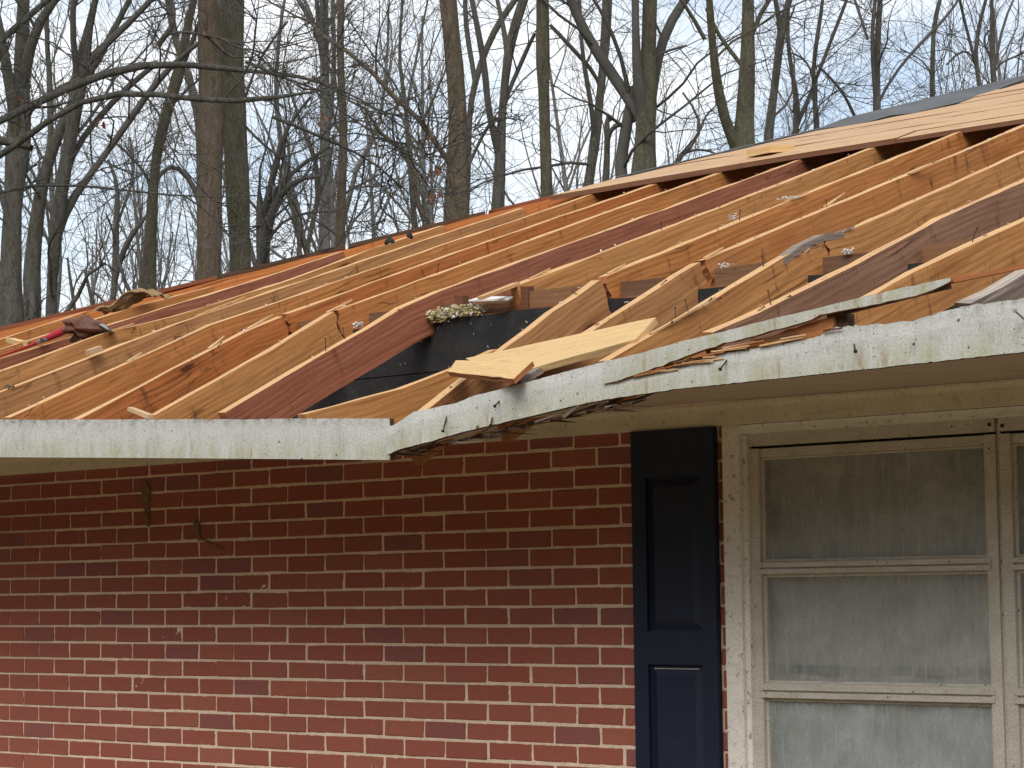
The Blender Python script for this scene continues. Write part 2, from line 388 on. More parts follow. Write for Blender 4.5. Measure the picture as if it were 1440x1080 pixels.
def sheet_mat():
    g = G('cloudy_plastic_sheet'); uv = g.uv(); u, v, _ = g.sep(uv)
    st = g.noise(g.vec(uv, (30, 1.2, 1)), 1.6, 6, .75, .4); n1 = g.noise(g.vec(uv, (3, 2, 1)), 1.8, 5, .6, 1.)
    n2 = g.noise(g.vec(uv, (2.2, 1.5, 1)), 2.4, 4, .5, 2.5)
    col = g.mix(g.ramp(st, .3, .72), (.86, .84, .80), (.72, .69, .64))
    col = g.mix(g.math('MULTIPLY', g.ramp(n1, .42, .7), .6), col, (.66, .60, .55))
    crease_hl = g.math('SUBTRACT', 1., g.ramp(g.math('ABSOLUTE', g.math('SUBTRACT', n2, .5)), .003, .02))  # highlight along the folds, painted into the sheet colour
    col = g.mix(g.math('MULTIPLY', crease_hl, .5), col, (.95, .95, .92))
    n3 = g.noise(uv, 150, 3, .8)
    mm = g.math('MULTIPLY', g.ramp(n3, .57, .66), g.math('SUBTRACT', 1., g.ramp(g.math('ADD', v, g.math('MULTIPLY', n1, .3)), -.85, -.72)))
    col = g.mix(g.math('MULTIPLY', mm, .75), col, (.05, .055, .06))
    g.bsdf(col, .6, .3, g.bump(g.math('ADD', n2, st), .4, .02)); return g.mat
M_SHEET = sheet_mat()
def ground_mat():
    g = G('leaf_litter'); pos = g.n('NewGeometry').outputs['Position']
    n1 = g.noise(pos, .35, 5, .6); n2 = g.noise(pos, 14, 5, .8); vo = g.voro(pos, 9.)
    col = g.mix(g.ramp(n2, .35, .65), (.13, .095, .058), (.27, .20, .125))
    col = g.mix(g.math('MULTIPLY', g.ramp(n1, .48, .58), .75), col, (.11, .13, .05))
    col = g.mix(g.math('MULTIPLY', g.sep(vo.outputs['Color'])[0], .35), col, (.24, .155, .08))
    g.bsdf(col, .95, .1, g.bump(n2, .6, .03)); return g.mat
M_GROUND = ground_mat()
def brickwall_far():
    g = G('brick_wall_plain'); pos = g.n('NewGeometry').outputs['Position']; x, y, z = g.sep(pos)
    b = g.n('TexBrick', {'Vector': g.comb(g.math('ADD', x, y), z, 0.), 'Color1': (.27, .08, .055, 1), 'Color2': (.19, .065, .05, 1), 'Mortar': (.5, .4, .32, 1), 'Scale': 1., 'Mortar Size': .005, 'Brick Width': .2032, 'Row Height': .0677})
    g.bsdf(b.outputs[0], .9, .15); return g.mat
M_BWALL = brickwall_far()

# ---------------------------------------------------------------- ground
mb = MB(); n = 24
for i in range(n):
    for j in range(n):
        xs = [-600+1200*k/n for k in (i, i+1)]; ys = [-600+1200*k/n for k in (j, j+1)]
        mb.poly([(xs[0],ys[0],GZ),(xs[1],ys[0],GZ),(xs[1],ys[1],GZ),(xs[0],ys[1],GZ)])
tag(mb.build('ground', M_GROUND), kind='structure')

# ================================================================ HOUSE
house = thing('brick_house', (3.2, 4.9, GZ), 'red brick house with its hip roof stripped to bare rafters and a broken eave', 'house')
WX0, WX1 = -HIPC, XR                                     # brick wall ends
WIN0, WIN1, WINB = 3.79, 5.86, -1.45                     # window opening

# --- brick veneer: mortar body with the opening, bricks proud of it
mb = MB()
def core(x0, x1, z0, z1): mb.box((x0, .0085, z0), (x1, .088, z1))
core(WX0, WIN0, GZ, .118); core(WIN1, WX1, GZ, .118); core(WIN0, WIN1, GZ, WINB)
def relief(x0, x1, z0, z1, st=.011):
    nx, nz = int((x1-x0)/st), int((z1-z0)/st); a = RNG.normal(size=(nx+1, nz+1)); b = RNG.normal(size=(nx+1, nz+1))
    for _ in range(3): b = (b+np.roll(b, 1, 0)+np.roll(b, -1, 0)+np.roll(b, 1, 1)+np.roll(b, -1, 1))/3.2
    y = .0036-np.clip(a*.0008+b*.0008, -.003, .0020); X_, Z_ = np.meshgrid(np.linspace(x0, x1, nx+1), np.linspace(z0, z1, nz+1), indexing='ij')
    V = np.stack([X_, y, Z_], -1).reshape(-1, 3); i = np.arange((nx+1)*(nz+1)).reshape(nx+1, nz+1)
    return V, np.stack([i[:-1, :-1], i[1:, :-1], i[1:, 1:], i[:-1, 1:]], -1).reshape(-1, 4)
V_, F_ = relief(WX0+.01, WIN0-.001, -1.35, .117)
mortar_v, mortar_f = V_, F_
wall = mb.build('brick_wall', M_MORT, house)
me = bpy.data.meshes.new('mortar_bed'); me.from_pydata(V_.tolist(), [], F_.tolist()); me.materials.append(M_MORT)
mesh_obj('mortar_bed', me, wall)
BW, BH, PX, PZ = .1938, .0581, .2032, .0677
def brick_mesh(w_, seed):
    rr = random.Random(seed); bm = bmesh.new(); bmesh.ops.create_cube(bm, size=1)
    for v in bm.verts:
        v.co = Vector((v.co.x*w_ + rr.uniform(-.0018, .0018), (v.co.y+.5)*.05, v.co.z*BH + rr.uniform(-.001, .001)))
    fr = [e for e in bm.edges if sum(1 for v in e.verts if v.co.y < .01) >= 1]
    bmesh.ops.bevel(bm, geom=fr, offset=.0028, segments=1, affect='EDGES')
    me = bpy.data.meshes.new('brick'); bm.to_mesh(me); bm.free(); return me
BM = []
for k in range(8):
    me = brick_mesh(BW, k); me.materials.append(M_BRICK); BM.append(me)
spots = []
for j in range(-2, 32):
    zc = -PZ*(j+.5)
    off = .5 if j % 2 == 0 else 0.
    for k in range(-9, 41):
        xc = (k+off)*PX; x0, x1 = xc-BW/2, xc+BW/2
        for a, b in ((WX0, WIN0-.006), (WIN1+.006, WX1)) if zc > WINB-.03 else ((WX0, WX1),):
            q0, q1 = max(x0, a), min(x1, b)
            if q1-q0 > .02: spots.append(((q0+q1)/2, zc, q1-q0))
def vis(s):
    x, z, w_ = s
    px, py = project((x, 0, z))
    return -25 < px < 1460 and py < 1095 and z < .06 and (x-w_/2 < 3.44 or 3.70 < x < 3.9)
near = sorted([s for s in spots if vis(s)], key=lambda s: -s[0])
# keep the slivers beside the casing, then the largest
near = near[:300]
nearset = set(near)
rest = MB()
def brick_jit(): return random.gauss(0, .0011), random.gauss(0, .0009), random.gauss(0, .0009), random.gauss(0, .004)
for s in spots:
    x, z, w_ = s; jx, jy, jz, jr = brick_jit()
    if s in nearset:
        me = random.choice(BM) if abs(w_-BW) < .002 else None
        if me is None:
            me = brick_mesh(w_, int(x*1000)+int(z*1000)); me.materials.append(M_BRICK)
        o = link(bpy.data.objects.new('brick', me)); o.parent = wall
        o.location = (x+jx, jy, z+jz); o.rotation_euler = (0, jr*.6, random.gauss(0, .003))
    else:
        rest.box((x-w_/2, jy, z-BH/2), (x+w_/2, .05, z+BH/2))
o = rest.build('brick_field', M_BRICKS, wall, weld=False); o['kind'] = 'stuff'
for ch in wall.children: pass
def fixloc(o, parent):                                   # children placed in world space before parenting
    off = Vector((0, 0, 0)); b = parent
    while b is not None: off += b.location; b = b.parent
    return off
WOFF = fixloc(None, wall)
for ch in wall.children:
    if ch.name.startswith('brick') and 'field' not in ch.name: ch.location = ch.location - WOFF
rest_walls = MB()
rest_walls.box((WX0+.004, .1, GZ), (WX0+.1, 9.7, .118)); rest_walls.box((WX1-.1, .1, GZ), (WX1-.004, 9.7, .118)); rest_walls.box((WX0+.1, 9.6, GZ), (WX1-.1, 9.7, .118))
rest_walls.build('side_wall', M_BWALL, house)

# --- black sheathing behind the veneer
mb = MB()
mb.box((WX0+.11, .092, -.6), (WIN0-.02, .106, .3255)); mb.build('sheathing_board', M_SHEATH, house)
mb = MB(); N_ = 90; x0, x1 = WX0+.11, XR-.1
tops = [.519+.007*math.sin(i*1.7)*random.random() for i in range(N_+1)]
xs = [x0+(x1-x0)*i/N_ for i in range(N_+1)]
for i in range(N_):
    a, b = xs[i], xs[i+1]; ta, tb = tops[i], tops[i+1]
    mb.poly([(a,.09,.329),(b,.09,.329),(b,.09,tb),(a,.09,ta)], [(a,.3),(b,.3),(b,tb),(a,ta)])
    mb.poly([(a,.09,ta),(b,.09,tb),(b,.105,tb),(a,.105,ta)], [(a,0),(b,0),(b,.012),(a,.012)], 1)
    mb.poly([(b,.105,.329),(a,.105,.329),(a,.105,ta),(b,.105,tb)], [(b,.3),(a,.3),(a,ta),(b,tb)])
    mb.poly([(a,.105,.329),(b,.105,.329),(b,.09,.329),(a,.09,.329)])
M_FRAY = flat('frayed_sheathing_edge', (.40, .36, .30), .95, .05, .7, 120.)
mb.build('sheathing_board', [M_SHEATH, M_FRAY], house)
mb = MB(); mb.box((WX0+.11, .11, .44), (XR-.1, .20, .525)); mb.build('top_plate', M_SPLIT, house)
mb = MB(); mb.box((WX0+.11, .21, .40), (XR-.1, 9.5, .44)); mb.build('attic_floor', M_ATTIC, house)

# --- rafters ------------------------------------------------------------
TH, DP = .038, .14
def rafter_mesh(name, X, pts, parent, color, jag0=0., jag1=0., dep=DP, th=TH, mats=None, rough=.0012, leanx=0., cut_plumb=True, sub=.12):
    """board standing on edge in the plane x = X; pts: (y, z) along its top edge from low to high"""
    P = [Vector((y, z)) for y, z in pts]; out = []; L = 0
    for i in range(len(P)-1):
        k = max(1, int((P[i+1]-P[i]).length/sub))
        for q in range(k): out.append(P[i].lerp(P[i+1], q/k))
    out.append(P[-1]); n = len(out); rows = 7
    rr = random.Random(hash((round(X, 3), len(pts))) & 0xffff)
    acc = [0.]
    for i in range(1, n): acc.append(acc[-1]+(out[i]-out[i-1]).length)
    A = {-1: [], 1: []}; U = []
    for i in range(n):
        a = out[max(0, i-1)]; b = out[min(n-1, i+1)]; t = (b-a).normalized(); nn = Vector((t.y, -t.x))   # downwards
        if nn.y > 0: nn = -nn
        j = 0.
        if i == 0: j = jag0
        if i == n-1: j = jag1
        ru = []
        for s in (-1, 1):
            col = []
            for k in range(rows):
                f = k/(rows-1); p = out[i] + nn*(dep*f)
                if j:
                    e = random.Random(int(X*977)+k*31+i+(0 if s < 0 else 3)).uniform(-1, 1)*j*(1 if 0 < k else .4)
                    p = p + t*e
                p = p + Vector((rr.gauss(0, rough), rr.gauss(0, rough)))*(1. if k in (0, rows-1) else 0.)
                col.append((X+leanx*(acc[i]/max(acc[-1], .01)-.5)+s*th/2+rr.gauss(0, rough*.5), p.x, p.y))
            A[s].append(col)
        U.append([(acc[i], DP*(1-k/(rows-1))) for k in range(rows)])
    mb = MB()
    mb.grid(A[1], U, 0, True); mb.grid(A[-1], U, 0, False)
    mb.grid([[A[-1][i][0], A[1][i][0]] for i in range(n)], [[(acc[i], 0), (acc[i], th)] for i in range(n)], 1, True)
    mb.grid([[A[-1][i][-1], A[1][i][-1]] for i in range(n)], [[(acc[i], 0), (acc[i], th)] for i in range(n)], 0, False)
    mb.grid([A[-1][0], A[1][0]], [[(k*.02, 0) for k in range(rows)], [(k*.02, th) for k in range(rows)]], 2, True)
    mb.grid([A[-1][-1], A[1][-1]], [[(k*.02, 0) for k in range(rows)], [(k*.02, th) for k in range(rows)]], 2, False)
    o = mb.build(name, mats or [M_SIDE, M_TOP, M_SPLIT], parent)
    o.color = (*color, 1); return o
ORANGE = (.56, .242, .080); GOLD = (.58, .290, .108); REDB = (.36, .142, .086); GREYB = (.32, .185, .125); TAN = (.52, .275, .120); DEEP = (.53, .195, .062)
def px2yz(px, X): return [tuple(at_x(a, b, X)[1:]) for a, b in px]
# X, tail pixels (low to high), upper pixels, broken at the plate, colour of tail, colour of upper
RAF = [
 ('B', 4.836, [(1215,418),(1280,383),(1343,352)], [(1343,352),(1440,307.5)], False, GOLD, GOLD),
 ('C', 4.422, [(995,468),(1060,440),(1200,371),(1317,308)], [(1317,308),(1440,253)], False, GREYB, GREYB),
 ('D', 4.050, [(848,507),(960,444),(1080,372),(1120,348),(1150,335)], [(1154,334),(1200,320),(1440,213)], True, GOLD, GOLD),
 ('E', 3.610, [(728,538),(822,469),(890,425),(978,369)], [(986,366),(1210,272),(1440,176)], True, TAN, ORANGE),
 ('F', 3.238, [(600,572),(683,507),(772,440),(838,394)], [(847,389),(1090,290),(1344,187)], True, TAN, ORANGE),
 ('G', 2.796, None, [(722,401.8),(800,372.5),(1010,292),(1227,207)], True, GOLD, GOLD),
 ('H', 2.402, [(325,572),(413,520),(515,461),(562,433)], [(562,433),(613,410),(857,322),(1111,229)], False, REDB, REDB),
 ('I', 1.980, [(217,582),(310,530),(377,493),(464,439)], [(470,437),(640,376),(840,303),(1008,244)], True, GOLD, ORANGE),
 ('J', 1.623, [(112,587),(240,520),(343,466),(394,445)], [(400,442),(433,430),(640,355),(913,261)], True, DEEP, DEEP),
 ('K', 1.257, [(10,587),(217,492),(293,457)], [(293,457),(400,421),(640,338),(822,277)], False, ORANGE, ORANGE),
 ('L', .891, [(0,551),(125,502),(240,458)], [(240,458),(320,430),(640,323),(693,306)], False, TAN, TAN),
 ('M', .610, [(0,522),(150,467),(240,446)], [(240,446),(292,430),(400,396),(520,351)], False, GOLD, GOLD),
 ('N', .260, [(0,504),(88,477)], [(88,477),(200,442),(365,392)], False, REDB, REDB),
 ('O', -.197, [(0,491),(98,460)], [(98,460),(193,430),(300,402)], False, ORANGE, ORANGE),
 ('P', -.620, None, None, False, ORANGE, ORANGE), ('Q', -1.03, None, None, False, GOLD, GOLD),
 ('R', 5.65, None, None, False, ORANGE, ORANGE), ('S', 6.05, None, None, False, TAN, TAN), ('T', 6.46, None, None, False, ORANGE, ORANGE), ('U', 6.87, None, None, False, GOLD, GOLD), ('V', 7.27, None, None, False, ORANGE, ORANGE), ('W', 7.68, None, None, False, ORANGE, ORANGE),
]
FAS_Y = -.98
def extend(pts, y0):                                     # run the lower end down to y0
    (a, b), (c, d) = pts[0], pts[1]; sl = (d-b)/(c-a)
    return [(y0, b+sl*(y0-a))] + pts if a > y0+.02 else pts
RAFPTS = {}
NAILS = []
for key, X, lo, hi, broken, ct, cu in RAF:
    yend = min(X+HIPC-.03, RIDGE_Y-.02)
    if hi is None:
        pts = [(FAS_Y+.03, zr(FAS_Y+.03)), (yend, zr(yend))]
        RAFPTS[key] = pts; o = rafter_mesh('rafter', X, pts, house, cu); continue
    H = px2yz(hi, X)
    if H[-1][0] < yend-.05: H.append((yend, H[-1][1]+(yend-H[-1][0])*TS))
    L_ = extend(px2yz(lo, X), FAS_Y+.03) if lo else None
    RAFPTS[key] = (L_ or [])+H
    if not broken:
        pts = (L_ or [(FAS_Y+.03, H[0][1]-(H[0][0]-FAS_Y-.03)*TS)]) + (H[1:] if L_ else H)
        o = rafter_mesh('rafter', X, pts, house, cu); o['label'] = {'C': 'greyish brown weathered rafter', 'H': 'dark reddish brown rafter'}.get(key, 'bare orange wood rafter')
    else:
        o = rafter_mesh('rafter', X, H, house, cu, jag0=.018 if key != 'G' else .004)
        o['label'] = 'rafter snapped off at the wall plate'
        if L_:
            t = rafter_mesh('rafter_tail', X, L_, house, ct, jag1=.012); t['label'] = 'drooping broken rafter tail'
# stub of the right-hand weathered rafter end
XA = 5.205
stub = px2yz([(1352,425),(1395,402),(1440,378)], XA)
y_e = RIDGE_Y-.02
stub = extend(stub, FAS_Y+.03) + [(.3, stub[-1][1]+(.3-stub[-1][0])*TS*1.0), (y_e, zr(y_e))]
o = rafter_mesh('rafter', XA, stub, house, (.22, .135, .075), mats=[M_WEATH, M_ROTTOP, M_ROT], rough=.004, th=.05); o['label'] = 'rafter with grey rotted top edge'

# weathered patches where D broke: a grey splintered cap
def shard(parent, p0, p1, w0, w1, th, mat, name='splinter', up=(0, 0, 1)):
    p0, p1, up = Vector(p0), Vector(p1), Vector(up); d = (p1-p0).normalized(); s = d.cross(up).normalized(); u = s.cross(d).normalized()
    mb = MB()
    c = [p0-s*w0/2, p1-s*w1/2, p1+s*w1/2, p0+s*w0/2]; c = [q+u*th/2 for q in c]
    mb.hexa([*c, *[q-u*th for q in c]])
    return mb.build(name, mat, parent)
XD = 4.05
capp = px2yz([(1094,366),(1120,347),(1152,332),(1180,327)], XD)
mb = MB()
for i in range(len(capp)-1):
    (ya, za), (yb, zb) = capp[i], capp[i+1]
    h = [.0015, .004, .004, .0015]
    c = [(XD-.0205, ya, za+h[i]), (XD+.0205, ya, za+h[i]), (XD+.0205, yb, zb+h[i+1]), (XD-.0205, yb, zb+h[i+1])]
    mb.hexa([*c, *[(x, y, z-.022) for x, y, z in c]])
o = mb.build('splinter', M_WEATH, house); o['label'] = 'grey weathered splintered top of a snapped rafter'
for k in range(16):
    yy = random.uniform(capp[0][0], capp[-1][0]); zz = np.interp(yy, [c[0] for c in capp], [c[1] for c in capp])
    p0 = Vector((XD+random.uniform(-.02, .02), yy, zz-random.uniform(0, .03))); d = Vector((random.uniform(-.2, .3), 1, random.uniform(.1, .6))).normalized()*random.uniform(.04, .11)
    shard(house, p0, p0+d, .008, .001, .005, random.choice([M_WEATH, M_CHIPW, M_SPLIT]))
# peeled slivers along other rafters
def on_raf(key, y, dz=.0):
    P = RAFPTS[key]; X = [r[1] for r in RAF if r[0] == key][0]
    return Vector((X, y, np.interp(y, [p[0] for p in P], [p[1] for p in P])+dz))
for key, y, ln, dx in (('I', -.02, .16, -.02), ('J', -.10, .16, -.022), ('J', -.3, .1, -.02), ('E', .95, .22, -.04), ('E', 1.5, .16, .04), ('F', 1.2, .14, .02), ('L', .28, .2, .0), ('L', .42, .15, -.01), ('F', .1, .10, 0), ('E', .16, .11, 0), ('D', -.75, .2, .024), ('D', -.62, .16, .026), ('M', .05, .1, .02), ('K', -.4, .07, .0), ('G', .2, .12, .0)):
    p0 = on_raf(key, y, .002) + Vector((dx*.4, 0, 0)); p1 = on_raf(key, y+ln, .012) + Vector((dx*1.6, 0, 0))
    shard(house, p0, p1, .016, .002, .006, random.choice([M_CHIPW, M_TOP, M_TOP]))
shard(house, at_x(676, 419, 2.796), at_x(726, 399.5, 2.796), .03, .036, .012, M_TOP)
# blocking between the rafters over the sheathing
keys = [r[0] for r in RAF[:9]]
XS = sorted([r[1] for r in RAF]+[XA])
for a, b in zip(XS[:-1], XS[1:]):
    if b-a < .2 or a < .8: continue
    mb = MB(); tilt = random.uniform(-.006, .006)
    l, r_ = a+TH/2+random.choice([.004, .03, .035]), b-TH/2-.003
    z1 = .588+random.uniform(-.006, .006); y0 = .138+random.uniform(-.006, .01)
    c = [(l, y0, z1), (r_, y0, z1+tilt), (r_, y0+.04, z1+tilt), (l, y0+.04, z1)]
    mb.hexa([*c, *[(x, y, .53) for x, y, z in c]])
    o = mb.build('blocking', [M_SIDE], house); o.color = (*random.choice([(.21, .12, .07), (.17, .10, .065), (.24, .13, .07)]), 1)
# upright scraps of cut blocking in the torn bay
for x, y0, z0, z1 in ((at_y(645,440,.1)[0], .10, .50, at_y(645,415,.1)[2]), (at_y(738,440,.13)[0], .125, .50, at_y(738,402,.13)[2])):
    mb = MB(); c = [(x-.02, y0, z1), (x+.02, y0, z1-.004), (x+.02, y0+.035, z1), (x-.02, y0+.035, z1)]
    mb.hexa([*c, *[(a, b, z0) for a, b, d in c]]); o = mb.build('blocking', [M_SIDE], house); o.color = (.16, .075, .045, 1)

# --- hip rafter and ridge
def hip_pt(x, h=0.): return Vector((x, x+HIPC, zr(x+HIPC)+h))
hp0, hp1 = hip_pt(-2.5), hip_pt(RIDGE_Y-HIPC)
def beam(name, p0, p1, th, dep, mats, parent, h0=0., wav=.004, seg=40):
    d = (p1-p0).normalized(); s = d.cross(Vector((0, 0, 1))).normalized()
    mb = MB(); A, B_, C_, D_ = [], [], [], []; U = []
    L = (p1-p0).length
    for i in range(seg+1):
        q = p0.lerp(p1, i/seg) + Vector((0, 0, h0+random.gauss(0, wav)))
        A.append(q+s*th/2); B_.append(q-s*th/2); C_.append(q+s*th/2-Vector((0, 0, dep))); D_.append(q-s*th/2-Vector((0, 0, dep))); U.append(L*i/seg)
    for i in range(seg):
        u0, u1 = U[i], U[i+1]
        mb.poly([A[i], A[i+1], B_[i+1], B_[i]], [(u0, 0), (u1, 0), (u1, th), (u0, th)], 1)
        mb.poly([C_[i], C_[i+1], A[i+1], A[i]], [(u0, 0), (u1, 0), (u1, dep), (u0, dep)], 0)
        mb.poly([B_[i], B_[i+1], D_[i+1], D_[i]], [(u0, dep), (u1, dep), (u1, 0), (u0, 0)], 0)
        mb.poly([D_[i], D_[i+1], C_[i+1], C_[i]], [(u0, 0), (u1, 0), (u1, th), (u0, th)], 0)
    mb.poly([A[0], B_[0], D_[0], C_[0]]); mb.poly([B_[-1], A[-1], C_[-1], D_[-1]])
    return mb.build(name, mats, parent)
beam('hip_rafter', hp0, hp1, .04, .2, [M_SIDE, M_HIP], house, -.004).color = (*DEEP, 1)
beam('ridge_board', Vector((RIDGE_Y-HIPC, RIDGE_Y, zr(RIDGE_Y))), Vector((XR, RIDGE_Y, zr(RIDGE_Y))), .04, .2, [M_SIDE, M_HIP], house).color = (*DEEP, 1)
# edges of the other slope's boards, left along the hip in broken lengths
t_ = -.95
k = 0
while t_ < 1.35:
    ln = random.uniform(.25, .6); a, b = hip_pt(t_, .004), hip_pt(min(t_+ln-.012, 1.38), .004)
    s = Vector((-1, 1, 0)).normalized(); hh = random.uniform(.012, .02)
    c = [a-s*.008, b-s*.008, b+s*.12-Vector((0, 0, .03)), a+s*.12-Vector((0, 0, .03))]
    mb = MB(); mb.hexa([*[q+Vector((0, 0, hh)) for q in c], *[q-Vector((0, 0, .004)) for q in c]])
    o = mb.build('hip_edge_board', [random.choice([M_HIP, M_HIP, M_ROT])], house); t_ += ln; k += 1

# --- closed slopes: hip end, back
mb = MB(); e = .02
yb = 2*RIDGE_Y
cx = -HIPC-1.0
def lz(x): return zr(x+HIPC)                             # hip-end slope
A_ = Vector((cx, -1.0, lz(cx)-e)); B_ = Vector((cx, yb+1.0, lz(cx)-e)); C_ = Vector((RIDGE_Y-HIPC, RIDGE_Y, lz(RIDGE_Y-HIPC)-e))
mb.poly([A_, C_, B_]); mb.poly([A_-Vector((0,0,.03)), B_-Vector((0,0,.03)), C_-Vector((0,0,.03))])
D_ = Vector((XR, RIDGE_Y, zr(RIDGE_Y)-e)); E_ = Vector((XR, yb+1, zr(-1)-e))
mb.poly([C_, D_, E_, B_]); mb.poly([B_-Vector((0,0,.03)), E_-Vector((0,0,.03)), D_-Vector((0,0,.03)), C_-Vector((0,0,.03))])
mb.poly([(XR, .1, .1), (XR, yb, .1), (XR, RIDGE_Y, zr(RIDGE_Y)-.03)])
mb.build('shingle_slope', M_FELT, house)

# --- roof deck boards left near the hip and ridge
def hipx(y): return y-HIPC
y0 = 2.60; k = 0; PW = .178
while y0 < RIDGE_Y-.05:
    y1 = min(y0+PW-.008, RIDGE_Y); xs = [hipx(y0)-.02]
    cuts = [random.uniform(3.3, 4.4), random.uniform(5.6, 6.6), XR] if k % 2 else [random.uniform(2.9, 3.3) if y0 < 3.4 else random.uniform(3.6, 5), random.uniform(5.0, 5.5), XR]
    a = None
    for c_ in cuts:
        l0 = hipx(y0)-.02 if a is None else a+.003; l1 = hipx(y1)-.02 if a is None else a+.003
        if c_-l1 < .1: continue
        hz = .022+random.uniform(-.001, .006); n = max(2, int((c_-l0)/.25)); mb = MB()
        rows = []
        ye = (lambda x: .012*math.sin(x*2.3)+.03*math.sin(x*.9+1)) if k == 0 else (lambda x: 0.)
        for i in range(n+1):
            f = i/n; xa, xb = l0+(c_-l0)*f, l1+(c_-l1)*f; wv = random.gauss(0, .0012)
            ya_ = y0+ye(xa) - (.13*max(0, 2.3-xa) if k == 0 else 0)
            rows.append([(xa, ya_, zr(ya_)+hz+wv), (xb, y1, zr(y1)+hz+wv), (xb, y1, zr(y1)+.002), (xa, ya_, zr(ya_)+.002)])
        for i in range(n):
            p_, q_ = rows[i], rows[i+1]; u0, u1 = p_[0][0], q_[0][0]
            mb.poly([p_[0], q_[0], q_[1], p_[1]], [(u0, 0), (u1, 0), (u1, PW), (u0, PW)], 0)
            mb.poly([p_[3], q_[3], q_[0], p_[0]], [(u0, 0), (u1, 0), (u1, .02), (u0, .02)], 1)
            mb.poly([p_[1], q_[1], q_[2], p_[2]], [(u0, 0), (u1, 0), (u1, .02), (u0, .02)], 1)
            mb.poly([p_[2], q_[2], q_[3], p_[3]], [(u0, 0), (u1, 0), (u1, PW), (u0, PW)], 1)
        mb.poly([rows[0][j] for j in (0, 1, 2, 3)], None, 1); mb.poly([rows[-1][j] for j in (3, 2, 1, 0)], None, 1)
        mb.build('deck_board', [M_DECK, M_DECKEDGE], house); a = c_
    y0 += PW; k += 1
# second short layer along the low edge (the doubled edge in view)
# --- felt along the hip, folded over from the other slope
lowpx = [(880,257),(945,241),(1015,222),(1085,205),(1160,183),(1200,174),(1230,168),(1252,162.5),(1285,157),(1311,152),(1345,145),(1379,132),(1405,124),(1440,111),(1470,101)]
mb = MB(); fr, bk = [], []
for i, (a, b) in enumerate(lowpx):
    q = at_roof(a, b, .03); x = q[0]; y = q[1]; y = min(y, x+HIPC-.02) if False else y
    fr.append(Vector((x, y, zr(y)+.027+.004*math.sin(i*2.1))))
    # matching point on the hip, straight up the slope, then over the far side
    s_ = max(0., (y-x-HIPC))
    bk.append(Vector((x, y, 0)))
ribs = []
for i, p in enumerate(fr):
    m = Vector((p.x-.0, p.y, 0)); hx = (p.x + p.y-HIPC)/2     # nearest hip point in plan
    hpnt = Vector((hx, hx+HIPC, zr(hx+HIPC)+(.032 if i < 5 else .052)))
    d = Vector((-1, 1, 0)).normalized()
    far = Vector((hx-.35, hx+HIPC+.35, 0)); far.z = lz(far.x)+.03
    if (p.y-p.x) > HIPC-.03 or i < 5: p = Vector((hx+.006, hx+HIPC-.006, zr(hx+HIPC)+.03))
    ribs.append([p, p.lerp(hpnt, .5)+Vector((0, 0, .003)), hpnt+Vector((0, 0, .004)), hpnt.lerp(far, .4), far])
mb.grid([[tuple(q) for q in r] for r in ribs], [[(i*.3, j*.2) for j in range(5)] for i in range(len(ribs))])
mb.grid([[(q[0], q[1], q[2]-.006) for q in r] for r in ribs], [[(i*.3, j*.2) for j in range(5)] for i in range(len(ribs))], 0, True)
mb.build('roofing_felt', M_FELT, house)
# ragged dark scraps along the hip
for px, py, sz in ((548,336,.035),(577,329,.02)):
    q = at_roof(px, py+4, .03); mb = MB(); n = 9
    pts = []
    for i in range(n):
        a = i/n*2*math.pi; rr = sz*random.uniform(.6, 1.1); pts.append(Vector((q[0]+rr*math.cos(a), q[1]+rr*math.sin(a)*.7, q[2]+random.uniform(.0, .012))))
    c = Vector((q[0], q[1], q[2]+.03))
    for i in range(n): mb.poly([c, pts[i], pts[(i+1) % n]]); mb.poly([c-Vector((0,0,.02)), pts[(i+1) % n]-Vector((0,0,.012)), pts[i]-Vector((0,0,.012))]); mb.poly([pts[i], pts[i]-Vector((0,0,.012)), pts[(i+1)%n]-Vector((0,0,.012)), pts[(i+1)%n]])
    mb.build('felt_scrap', M_SHEATH, house)

# --- fascia boards --------------------------------------------------------
def strip(name, top, bot, yf, th, mats, parent, du=0., tw=0.):
    """board between two edge lines given as (x, z) samples at the same x; yf(x) front plane"""
    rows = []; 
    for (x, zt), (x2, zb) in zip(top, bot):
        y = yf(x); rows.append([(x, y, zb), (x, y, zb+(zt-zb)*.33), (x, y, zb+(zt-zb)*.67), (x, y+tw, zt), (x, y+tw+th, zt), (x, y+th, zb)])
    mb = MB(); 
    for i in range(len(rows)-1):
        p, q = rows[i], rows[i+1]; u0, u1 = p[0][0]+du, q[0][0]+du
        H0 = [v[2]-p[0][2] for v in p]; H1 = [v[2]-q[0][2] for v in q]
        for j in range(3): mb.poly([p[j], q[j], q[j+1], p[j+1]], [(u0, H0[j]), (u1, H1[j]), (u1, H1[j+1]), (u0, H0[j+1])], 0)
        mb.poly([p[3], q[3], q[4], p[4]], [(u0, .10), (u1, .10), (u1, .10+th), (u0, .10+th)], 0)
        mb.poly([p[4], q[4], q[5], p[5]], [(u0, .14), (u1, .14), (u1, 0), (u0, 0)], 1)
        mb.poly([p[5], q[5], q[0], p[0]], [(u0, 0), (u1, 0), (u1, th), (u0, th)], 1)
    mb.poly([rows[0][j] for j in (5, 4, 3, 2, 1, 0)], None, 1); mb.poly([rows[-1][j] for j in (0, 1, 2, 3, 4, 5)], None, 1)
    return mb.build(name, mats, parent)
def edge(px, Y):
    q = [at_y(a, b, Y) for a, b in px]; return [p[0] for p in q], [p[2] for p in q]
def sample(px, Y, xs, jit=0.): 
    x, z = edge(px, Y); return [(a, float(np.interp(a, x, z))+random.gauss(0, jit)) for a in xs]
